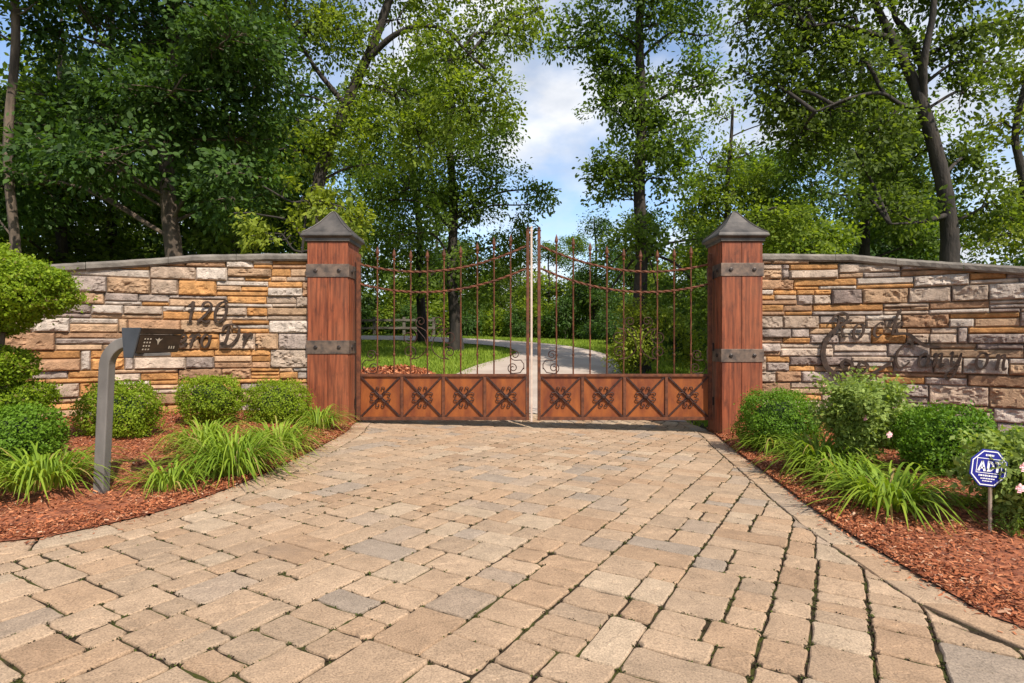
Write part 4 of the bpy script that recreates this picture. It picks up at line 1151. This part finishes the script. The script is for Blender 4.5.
bshrub(1030, 462, 4.6, 40, 36, 'dark boxwood behind the blue sign at the picture edge', M['leaf_box_dark'], VR, group=GB, seed=13)
# weeds near the sign
def weed(px, py, rpx, hpx, label, seed, m='leaf_mid'):
    p = hit(px, py); z0 = bed_z(VR, p.x, p.y); k = p.y/F; root = thing('weed', label, 'weed', (p.x, p.y, z0), 'weeds in the mulch')
    n = 26; C = np.column_stack([p.x+rng.normal(size=n)*rpx*k*.5, p.y+rng.normal(size=n)*rpx*k*.5, z0+rng.random(n)*hpx*k])
    mb = MB()
    for q_ in C[::2]: mb.tube([(p.x, p.y, z0), tuple((np.array([p.x, p.y, z0])+q_)/2+np.array([0, 0, .01])), tuple(q_)], .002, 4)
    mb.build('stalks', M['leaf_rose'], root)
    quads_obj('foliage', spray_leaves(C, unit(rng.normal(size=(n, 3))+np.array([0, 0, .6])), 7, .025, .026), M[m], root)
weed(1012, 545, 18, 22, 'low green weed in the mulch right of the sign stake', 1)
weed(968, 524, 12, 12, 'tiny yellowish weed in the mulch left of the sign stake', 2, 'leaf_yellow')
weed(985, 521, 8, 10, 'tiny sprout behind the sign stake', 3, 'leaf_rose')

# ------------------------------------------------------------------ lawn blades beyond the gate
n = 90000
gx = rng.uniform(-9, 9, n); gy = 9.3+rng.random(n)**1.3*21
ok = (np.abs(gx-.0) < 8.8)
dl = np.min((gx[:, None]-lane_pts[None, ::3, 0])**2+(gy[:, None]-lane_pts[None, ::3, 1])**2, 1)**.5
wid = np.interp(gy, [9, 12, 16, 20, 32], [2.7, 2.3, 1.85, 1.6, 1.5])
ok &= dl > wid
ok &= ((gx-ctr[0])/1.15)**2+((gy-ctr[1])/2.6)**2 > 1
gx, gy = gx[ok], gy[ok]; k = len(gx)
P = np.column_stack([gx, gy, gz(gx, gy)-.05])
D = unit(np.column_stack([rng.normal(size=(k, 2))*.45, np.ones(k)])); S_ = unit(np.column_stack([rng.normal(size=(k, 2)), np.zeros(k)]))
h = rng.uniform(.07, .14, k)[:, None]; wv = rng.uniform(.012, .024, k)[:, None]
tag(quads_obj('grass', np.stack([P-S_*wv, P+S_*wv, P+D*h], 1), M['grass'], nper=3), 'bright green mown grass beyond the gate', 'grass', kind='stuff')

# ------------------------------------------------------------------ split-rail fence beyond the lawn
def rail_fence(x0, x1, y0, y1, label, n):
    root = thing('rail_fence', label, 'fence', (x0, y0, gzf(x0, y0)))
    pts = [(x0+(x1-x0)*k/n, y0+(y1-y0)*k/n) for k in range(n+1)]
    for x, y in pts:
        mb = MB(); z = gzf(x, y); mb.bar((x, y, z-.2), (x+random.gauss(0, .02), y, z+1.05), .16, .14); mb.build('post', M['fence'], root, bevel=.01)
    for (xa, ya), (xb, yb) in zip(pts[:-1], pts[1:]):
        for hz in (.4, .85):
            mb = MB(); mb.bar((xa, ya-.09, gzf(xa, ya)+hz+random.gauss(0, .02)), (xb, yb-.09, gzf(xb, yb)+hz+random.gauss(0, .02)), .05, .13, (0, 0, 1)); mb.build('rail', M['fence'], root)
rail_fence(-11.5, -4.6, 33.2, 33.4, 'weathered rail fence at the top of the lawn', 4)

# ------------------------------------------------------------------ trees
def pb(px, py, Yd, rpx, rpy=None, dep=None, dy=0):
    p = at(px, py, Yd+dy); k = (Yd+dy)/F; rpy = rpy or rpx
    return ((p.x, p.y, p.z), rpx*k, dep or rpx*k, rpy*k)
def gpt(px, Yd):
    x = (px-512)/F*Yd; return (x, Yd, gzf(x, Yd)-.1)
# the big dark oak behind the number wall
Yd = 12.6
bl = [pb(*a) for a in ((66, 34, Yd, 36, 44), (110, 30, Yd, 64), (190, 40, Yd, 70), (255, 70, Yd, 50), (72, 125, Yd, 56, 42), (150, 115, Yd, 70, 55), (225, 140, Yd, 60, 45), (-70, 110, Yd, 60), (20, 185, Yd, 60, 36), (100, 185, Yd, 44, 20), (226, 200, Yd, 40, 22), (-60, 200, Yd, 60, 40))]
bl += [pb(110, 158, 11.2, 72, 22, 1.1), pb(220, 45, 11.2, 60, 32, 1.1), pb(170, 95, 11.4, 60, 26, 1.0), pb(235, 172, 11.6, 42, 20, .8), pb(52, 150, 11.4, 44, 16, .9)]
bl += [((-8.5, 12.0, 10.2), 3.0, 2.0, 1.3), ((-11.5, 12.0, 10.0), 2.4, 2.0, 1.3), ((-6.0, 10.6, 10.6), 2.2, 1.6, 1.1), ((-9.4, 10.2, 10.8), 2.2, 1.6, 1.1), ((-7.6, 9.6, 11.6), 2.6, 1.6, 1.1), ((-11.5, 10.2, 11.2), 2.4, 1.6, 1.1), ((-8, 13.5, 12), 4, 3, 1.8)]  # unseen high canopy, added to shade the lower crown
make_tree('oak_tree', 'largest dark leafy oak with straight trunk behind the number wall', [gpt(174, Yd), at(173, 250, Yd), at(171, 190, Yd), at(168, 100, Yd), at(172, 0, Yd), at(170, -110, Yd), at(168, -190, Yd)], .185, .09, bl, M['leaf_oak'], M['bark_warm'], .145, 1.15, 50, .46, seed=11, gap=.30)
# leaning tree left of the gate
Yd = 15
tr = [gpt(318, Yd), at(319, 240, Yd), at(320, 190, Yd), at(333, 135, Yd), at(352, 85, Yd), at(378, 35, Yd), at(398, -20, Yd), at(415, -90, Yd), at(425, -160, Yd)]
lm = [([at(366, 60, Yd), at(400, 32, Yd-.3), at(440, 28, Yd-.5), at(475, 60, Yd-.6)], .09, .02), ([at(352, 85, Yd), at(385, 90, Yd+.3), at(415, 118, Yd+.5)], .06, .02), ([at(345, 105, Yd), at(310, 60, Yd), at(285, 10, Yd)], .08, .02), ([at(300, 20, Yd-.5), at(268, 50, Yd-.5), at(240, 85, Yd-.5)], .05, .015)]
bl = [pb(*a) for a in ((330, 30, Yd, 45), (395, 20, Yd, 50), (450, 60, Yd, 48), (500, 35, Yd, 36), (505, 92, Yd, 28, 32), (460, 110, Yd, 45, 35), (400, 90, Yd, 45), (300, 95, Yd, 42), (345, 130, Yd, 40), (420, 140, Yd, 38, 30), (290, 150, Yd, 40), (380, -50, Yd, 90, 50), (470, -40, Yd, 70, 50), (300, -40, Yd, 80, 50), (440, -130, Yd, 100, 50), (340, -140, Yd, 90, 50), (270, 30, Yd, 42), (365, 165, Yd, 36, 26), (532, 12, Yd, 20, 30))]
make_tree('ash_tree', 'slender tree with leaning trunk rising beside the number wall pillar', tr, .19, .07, bl, M['leaf_light'], M['bark'], .125, .95, 44, .42, lm, seed=23, gap=.40)
# straight tree on the lawn
Yd = 22
bl = [pb(*a) for a in ((455, 160, Yd, 46, 36), (495, 185, Yd, 42, 30), (415, 190, Yd, 44, 34), (455, 215, Yd, 48, 32), (520, 205, Yd, 32, 26), (400, 235, Yd, 34, 26), (455, 262, Yd, 42, 24), (505, 245, Yd, 36, 26), (450, 115, Yd, 40, 34), (490, 135, Yd, 34, 28), (415, 140, Yd, 34, 30), (545, 190, Yd, 20, 16), (385, 200, Yd, 26), (440, 70, Yd, 34), (480, 290, Yd, 26, 16), (420, 285, Yd, 26, 16))]
make_tree('maple_tree', 'thick straight trunked tree on the lawn seen through the gate', [gpt(455, Yd), at(454, 320, Yd), at(453, 260, Yd), at(452, 180, Yd), at(450, 110, Yd), at(450, 50, Yd)], .25, .09, bl, M['leaf_mid'], M['bark'], .16, .95, 42, .52, seed=31, gap=.40)
Yd = 25.5
bl = [pb(*a) for a in ((400, 120, Yd, 40), (385, 170, Yd, 42), (420, 200, Yd, 40), (395, 240, Yd, 40, 30), (430, 265, Yd, 30, 20), (375, 270, Yd, 30, 20), (360, 110, Yd, 34), (420, 80, Yd, 40), (350, 215, Yd, 36, 30))]
make_tree('maple_tree', 'second dark trunked tree on the lawn, farther back and left', [gpt(421, Yd), at(421, 310, Yd), at(420, 250, Yd), at(412, 160, Yd), at(405, 90, Yd)], .24, .08, bl, M['leaf_mid'], M['bark'], .18, .9, 42, .58, seed=37, gap=.40)
# tall tree right of the sky gap
Yd = 17
bl = [pb(*a) for a in ((600, 30, Yd, 42, 30), (650, 20, Yd, 48, 36), (695, 35, Yd, 32, 34), (615, 75, Yd, 38, 24), (665, 75, Yd, 40, 28), (635, 110, Yd, 36, 26), (672, 125, Yd, 28, 24), (608, 108, Yd, 24, 16), (640, 155, Yd, 42, 26), (612, 175, Yd, 28, 18), (668, 180, Yd, 30, 24), (632, 200, Yd, 44, 24), (598, 222, Yd, 22, 13), (645, 235, Yd, 46, 26), (690, 240, Yd, 32, 28), (615, 260, Yd, 36, 22), (655, 280, Yd, 40, 24), (650, -30, Yd, 70, 40), (600, -45, Yd, 44, 30), (700, -30, Yd, 44, 40), (655, -90, Yd, 70, 50), (705, 85, Yd, 16, 24), (555, 48, Yd, 20, 14), (700, 290, Yd, 30, 30), (610, 290, Yd, 26, 16))]
make_tree('elm_tree', 'tall narrow tree standing right of the sky gap above the gate', [gpt(641, Yd), at(640, 320, Yd), at(640, 240, Yd), at(641, 150, Yd), at(640, 70, Yd), at(642, -20, Yd), at(645, -100, Yd)], .24, .08, bl, M['leaf_mid'], M['bark'], .15, .95, 44, .42, seed=41, gap=.40)
# light young tree behind the right pillar
Yd = 19
bl = [pb(*a) for a in ((728, 120, Yd, 28, 28), (755, 150, Yd, 34, 28), (705, 160, Yd, 30, 26), (738, 190, Yd, 40, 28), (775, 200, Yd, 34, 26), (700, 205, Yd, 34, 28), (760, 230, Yd, 42, 22), (710, 240, Yd, 36, 24), (800, 235, Yd, 34, 22), (690, 275, Yd, 34, 26), (775, 120, Yd, 22))]
make_tree('young_tree', 'sunlit yellow-green young tree rising behind the Rock Canyon wall pillar', [gpt(728, Yd), at(728, 300, Yd), at(727, 230, Yd), at(730, 150, Yd), at(732, 105, Yd)], .13, .04, bl, M['leaf_light'], M['bark'], .14, 1.0, 44, .42, seed=47, gap=.40)
# big forked tree behind the right wall
Yd = 12.2
tr = [gpt(952, Yd), at(951, 265, Yd), at(947, 215, Yd), at(938, 165, Yd), at(927, 120, Yd), at(918, 92, Yd), at(905, 62, Yd), at(888, 30, Yd), at(874, 0, Yd), at(866, -40, Yd)]
lm = [([at(868, -30, Yd), at(860, -60, Yd), at(850, -100, Yd)], .05, .03),
      ([at(922, 104, Yd), at(922, 66, Yd+.3), at(905, 30, Yd+.5), at(893, 10, Yd+.5), at(890, -60, Yd+.5)], .095, .03),
      ([at(923, 108, Yd), at(924, 60, Yd-.3), at(932, 20, Yd-.4), at(938, -30, Yd-.4), at(950, -100, Yd-.4)], .09, .03),
      ([at(892, 38, Yd), at(866, 32, Yd-.3), at(836, 24, Yd-.5), at(810, 26, Yd-.6)], .065, .018),
      ([at(918, 108, Yd), at(900, 104, Yd-.4), at(880, 93, Yd-.7), at(850, 98, Yd-.9), at(815, 112, Yd-1)], .055, .016),
      ([at(947, 215, Yd), at(920, 222, Yd-.3), at(890, 224, Yd-.5)], .06, .015)]
bl = [pb(*a) for a in ((745, 20, Yd, 32, 28), (790, 15, Yd, 40, 28), (840, 20, Yd, 38, 30), (800, 60, Yd, 46, 28), (765, 82, Yd, 34, 20), (850, 70, Yd, 40, 28), (890, 60, Yd+.8, 34, 34), (955, 45, Yd, 28, 32), (985, 62, Yd, 26, 16), (830, 110, Yd, 46, 28), (875, 130, Yd, 40, 28), (790, 100, Yd, 34, 18), (860, 160, Yd, 36, 24), (905, 165, Yd+1, 34, 30), (800, 135, Yd, 32, 20), (965, 95, Yd, 28, 22), (890, 210, Yd, 40, 22), (840, 195, Yd, 34, 22), (985, 205, Yd, 34, 24), (970, 160, Yd+1, 34, 30), (940, -10, Yd, 40, 26), (850, -40, Yd, 70, 36), (780, -35, Yd, 60, 32), (930, -60, Yd, 70, 40), (1000, -40, Yd, 50, 36), (1010, 20, Yd, 24, 14))]
make_tree('oak_tree', 'large oak with forked dark trunk behind the Rock Canyon wall', tr, .185, .055, bl, M['leaf_olive'], M['bark'], .125, 1.0, 44, .38, lm, seed=53, gap=.40)
Yd = 17.5
bl = [pb(*a) for a in ((840, 150, Yd, 40), (880, 175, Yd, 40), (820, 195, Yd, 38, 30), (865, 215, Yd, 44, 28), (910, 205, Yd, 38), (800, 165, Yd, 30), (840, 110, Yd, 40), (900, 120, Yd, 40), (870, 70, Yd, 44), (805, 225, Yd, 26, 18), (930, 240, Yd, 34, 20))]
make_tree('shade_tree', 'dark thin trunked tree between the young tree and the forked oak', [gpt(865, Yd), at(864, 250, Yd), at(863, 190, Yd), at(860, 110, Yd), at(862, 50, Yd)], .17, .06, bl, M['leaf_mid'], M['bark'], .15, 1.0, 44, .46, seed=59, gap=.40)
Yd = 13.5
bl = [pb(*a) for a in ((1000, 125, Yd, 34, 26), (1030, 95, Yd, 34), (1040, 160, Yd, 40), (1010, 175, Yd, 34, 24), (1045, 215, Yd, 40), (1000, 235, Yd, 34, 20), (1060, 120, Yd, 40), (1090, 180, Yd, 50), (1060, 50, Yd, 50), (1030, 25, Yd, 28, 18))]
make_tree('young_tree', 'bright yellow-green tree at the far end of the Rock Canyon wall', [gpt(1034, Yd), at(1030, 240, Yd), at(1022, 170, Yd), at(1016, 130, Yd), at(1030, 60, Yd)], .13, .05, bl, M['leaf_yellow'], M['bark'], .125, .85, 42, .40, [([at(1032, 228, Yd), at(1010, 218, Yd-.2), at(984, 213, Yd-.4)], .06, .02)], seed=61, gap=.42)
# left edge trunk
Yd = 11.7
bl = [pb(*a) for a in ((0, -70, Yd, 80, 40), (-60, 20, Yd, 44), (-75, 120, Yd, 50), (-50, 200, Yd+1, 40, 24), (34, 4, Yd, 22, 12), (38, 92, Yd+1.2, 16, 10))]
make_tree('shade_tree', 'bare lower trunk with brown bark at the left edge in front of the oak', [gpt(14, Yd), at(13, 240, Yd), at(12, 120, Yd), at(11, 0, Yd), at(10, -90, Yd)], .095, .07, bl, M['leaf_mid'], M['bark_warm'], .14, .7, 42, .42, seed=67)
# low leafy shrubs rising behind the walls and beyond the gate
def bush(label, blobs, m, Yd, px, seed, leaf=.10, dens=1.0, name='wild_shrub', gap=.36, R=.26, k=34, group=None):
    b0 = gpt(px, Yd); top = blobs[0][0]
    return make_tree(name, label, [b0, ((b0[0]+top[0])/2, Yd, (b0[2]+top[2])/2), (top[0], Yd, top[2])], .05, .015, blobs, m, M['bark'], leaf, dens, k, R, seed=seed, cat='shrub', gap=gap, limb_r=.5, group=group)
Yd = 10.2
bush('bright yellow-green leafy branches showing above the wall beside the pillar cap', [pb(*a) for a in ((305, 200, Yd, 40, 22), (262, 215, Yd, 26, 22), (335, 205, Yd, 34, 20), (285, 238, Yd, 36, 18), (270, 190, Yd, 26, 14), (350, 230, Yd, 26, 20), (365, 195, Yd+.6, 20, 16))], M['leaf_yellow'], Yd, 300, 71, .11, .42, gap=.46, R=.20)
Yd = 11.5
bush('bright leafy shrub behind the coping right of the pillar cap', [pb(*a) for a in ((790, 225, Yd, 34, 20), (825, 240, Yd, 30, 16), (760, 215, Yd, 28, 20), (800, 250, Yd, 40, 18))], M['leaf_light'], Yd, 795, 73, .10)
Yd = 15.5
bush('rounded green bush beside the lane just beyond the gate', [pb(*a) for a in ((645, 345, Yd, 32, 22), (625, 352, Yd, 18, 16), (665, 330, Yd, 26, 22), (690, 350, Yd, 20, 20), (640, 318, Yd, 24, 16))], M['leaf_yellow'], Yd, 645, 79, .10)  # yellower leaf colour stands in for the sun the forked oak blocks
bush('shadowy shrub behind the hinge side of the Rock Canyon gate leaf', [pb(*a) for a in ((712, 320, 13.5, 18, 26), (708, 290, 13.5, 18, 22), (722, 350, 13.5, 18, 22), (742, 300, 13.5, 30, 34))], M['leaf_mid'], 13.5, 715, 83, .11)

# generic wood behind: three kinds, then copies
def generic(label, Hh, seed, m, spread, base):
    r_ = np.random.default_rng(seed); x, y = base; z0 = gzf(x, y)-.1
    bl = []
    for i in range(17):
        u = r_.random(); zz = Hh*(.16+.8*u); rr = spread*(1.0-.55*u)*r_.uniform(.2, 1.0); a = r_.uniform(0, 2*PI)
        s_ = r_.uniform(1.1, 1.9)*(1.1-.35*u); bl.append(((x+rr*math.cos(a), y+rr*math.sin(a), z0+zz), s_, s_, s_*.75))
    return make_tree('woodland_tree', label, [(x, y, z0), (x+.1, y, z0+Hh*.3), (x, y+.1, z0+Hh*.6), (x+.1, y, z0+Hh*.93)], .22, .05, bl, m, M['bark'], .24, .8, 34, .72, group='woodland trees', seed=seed, gap=.34)
protos = []
LW = {'l': 'dark leafy woodland tree in the shade behind the number wall', 'c': 'leafy woodland tree far beyond the lawn and rail fence', 'r': 'leafy woodland tree behind the Rock Canyon wall and its near trees'}
spots = {  # x, y, kind, height scale
 'l': [(-13.5, 19, 0, 1.1), (-9.6, 21, 1, 1.15), (-17.5, 22, 2, 1.1), (-22, 18, 0, 1.1), (-13, 26, 1, 1.2), (-19, 30, 0, 1.2), (-26, 27, 2, 1.2), (-8.4, 17.3, 2, .75), (-17, 15.5, 1, .95), (-12.4, 15.6, 2, .72)],
 'c': [(-10.5, 37, 0, .95), (-5.6, 41, 1, .8), (-1.0, 44, 2, .62), (2.6, 40, 0, .52), (5.4, 37, 1, .62), (8.6, 41, 2, .72), (-15, 44, 0, 1.1), (0.8, 52, 1, .66), (6, 55, 0, .72), (-6, 56, 2, .9), (11.5, 47, 1, .8)],
 'r': [(9.2, 27, 2, .62), (12.5, 31, 0, .78), (15.5, 24, 1, .74), (19, 28, 2, .85), (23, 22, 0, .85), (16.5, 37, 1, .95), (24, 36, 2, 1.0), (11, 21, 1, .5), (20, 18.5, 2, .7), (29, 30, 0, 1.0)]}
kinds = [('leaf_mid', 13, 101, 3.1), ('leaf_oak', 14, 103, 3.3), ('leaf_olive', 13, 107, 3.0)]
for zone in 'lcr':
    for (x, y, kd, sc_) in spots[zone]:
        while len(protos) <= 2:
            i = len(protos); first = [s_ for s_ in spots['l'] if s_[2] == i][0]
            mname, Hh, sd_, sp2 = kinds[i]; pr = generic(LW['l'], Hh, sd_, M[mname], sp2, (first[0], first[1])); pr.scale = (1, 1, first[3]); protos.append((pr, first))
        if any((x, y) == (f[0], f[1]) for _, f in protos): continue
        copy_tree(protos[kd][0], (x, y, gzf(x, y)-.1), random.uniform(0, 6.28), (sc_*random.uniform(.95, 1.15)+.1, sc_), LW[zone], 'woodland trees')
# undergrowth shrubs as copies
FAR = ((-14.5, 37.5, 1.5), (-11.2, 38, 1.6), (-8.2, 37.6, 1.5), (-6.6, 39, 1.7), (-4.4, 38.4, 1.5), (-1.6, 39.5, 1.6), (1.4, 39, 1.5), (4.6, 39.5, 1.7), (7.8, 38.6, 1.5), (10.6, 39, 1.6), (13.2, 37, 1.6), (-17.5, 36.5, 1.6), (-2.6, 46, 2.0), (3.2, 47, 2.0), (8, 46, 2.0), (-9, 46, 2.1), (-14, 48, 2.1))
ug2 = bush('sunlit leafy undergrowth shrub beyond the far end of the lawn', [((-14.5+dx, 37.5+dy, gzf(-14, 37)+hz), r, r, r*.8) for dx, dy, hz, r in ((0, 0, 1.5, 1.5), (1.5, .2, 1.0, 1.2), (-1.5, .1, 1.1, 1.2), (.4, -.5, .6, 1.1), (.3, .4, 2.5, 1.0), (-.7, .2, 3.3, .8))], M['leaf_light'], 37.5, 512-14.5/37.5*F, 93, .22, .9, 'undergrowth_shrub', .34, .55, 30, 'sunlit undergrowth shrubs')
for (x, y, s_) in FAR:
    copy_tree(ug2, (x, y, gzf(x, y)-.1), random.uniform(0, 6.28), (s_*.75, s_*random.uniform(.5, .8)), 'sunlit leafy undergrowth shrub beyond the far end of the lawn', 'sunlit undergrowth shrubs')
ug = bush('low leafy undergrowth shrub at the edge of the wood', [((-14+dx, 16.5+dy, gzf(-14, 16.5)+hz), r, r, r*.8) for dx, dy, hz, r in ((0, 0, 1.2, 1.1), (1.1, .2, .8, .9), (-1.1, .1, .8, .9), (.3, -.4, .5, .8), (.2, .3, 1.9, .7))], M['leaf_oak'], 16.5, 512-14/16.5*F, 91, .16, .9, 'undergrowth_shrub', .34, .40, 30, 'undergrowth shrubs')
for (x, y, s_) in ((11.8, 26.5, 1.4), (13, 23.5, 1.3), (-11, 28, 1.4), (-10.2, 32.2, 1.3), (-10.3, 17, 1.1), (-18.5, 17.5, 1.3), (-8, 19.5, 1.0), (-12, 22, 1.3), (-6.4, 36, 1.0), (-9.5, 36.5, 1.2), (-12.8, 35.5, 1.2), (-3, 37, 1.0), (.4, 37.3, .9), (3.4, 36.6, 1.0), (6.6, 35.5, 1.1), (6.2, 27, 1.0), (8.4, 24, 1.2), (10.5, 18, 1.0), (13.4, 19.5, 1.2), (16.5, 19, 1.3), (8.2, 15.6, .9), (6.4, 19.5, .8), (12.5, 14.5, .9), (9.9, 34, 1.2), (5.2, 30.5, .9)):
    copy_tree(ug, (x, y, gzf(x, y)-.1), random.uniform(0, 6.28), (s_, s_*random.uniform(.8, 1.2)), 'low leafy undergrowth shrub at the edge of the wood', 'undergrowth shrubs')
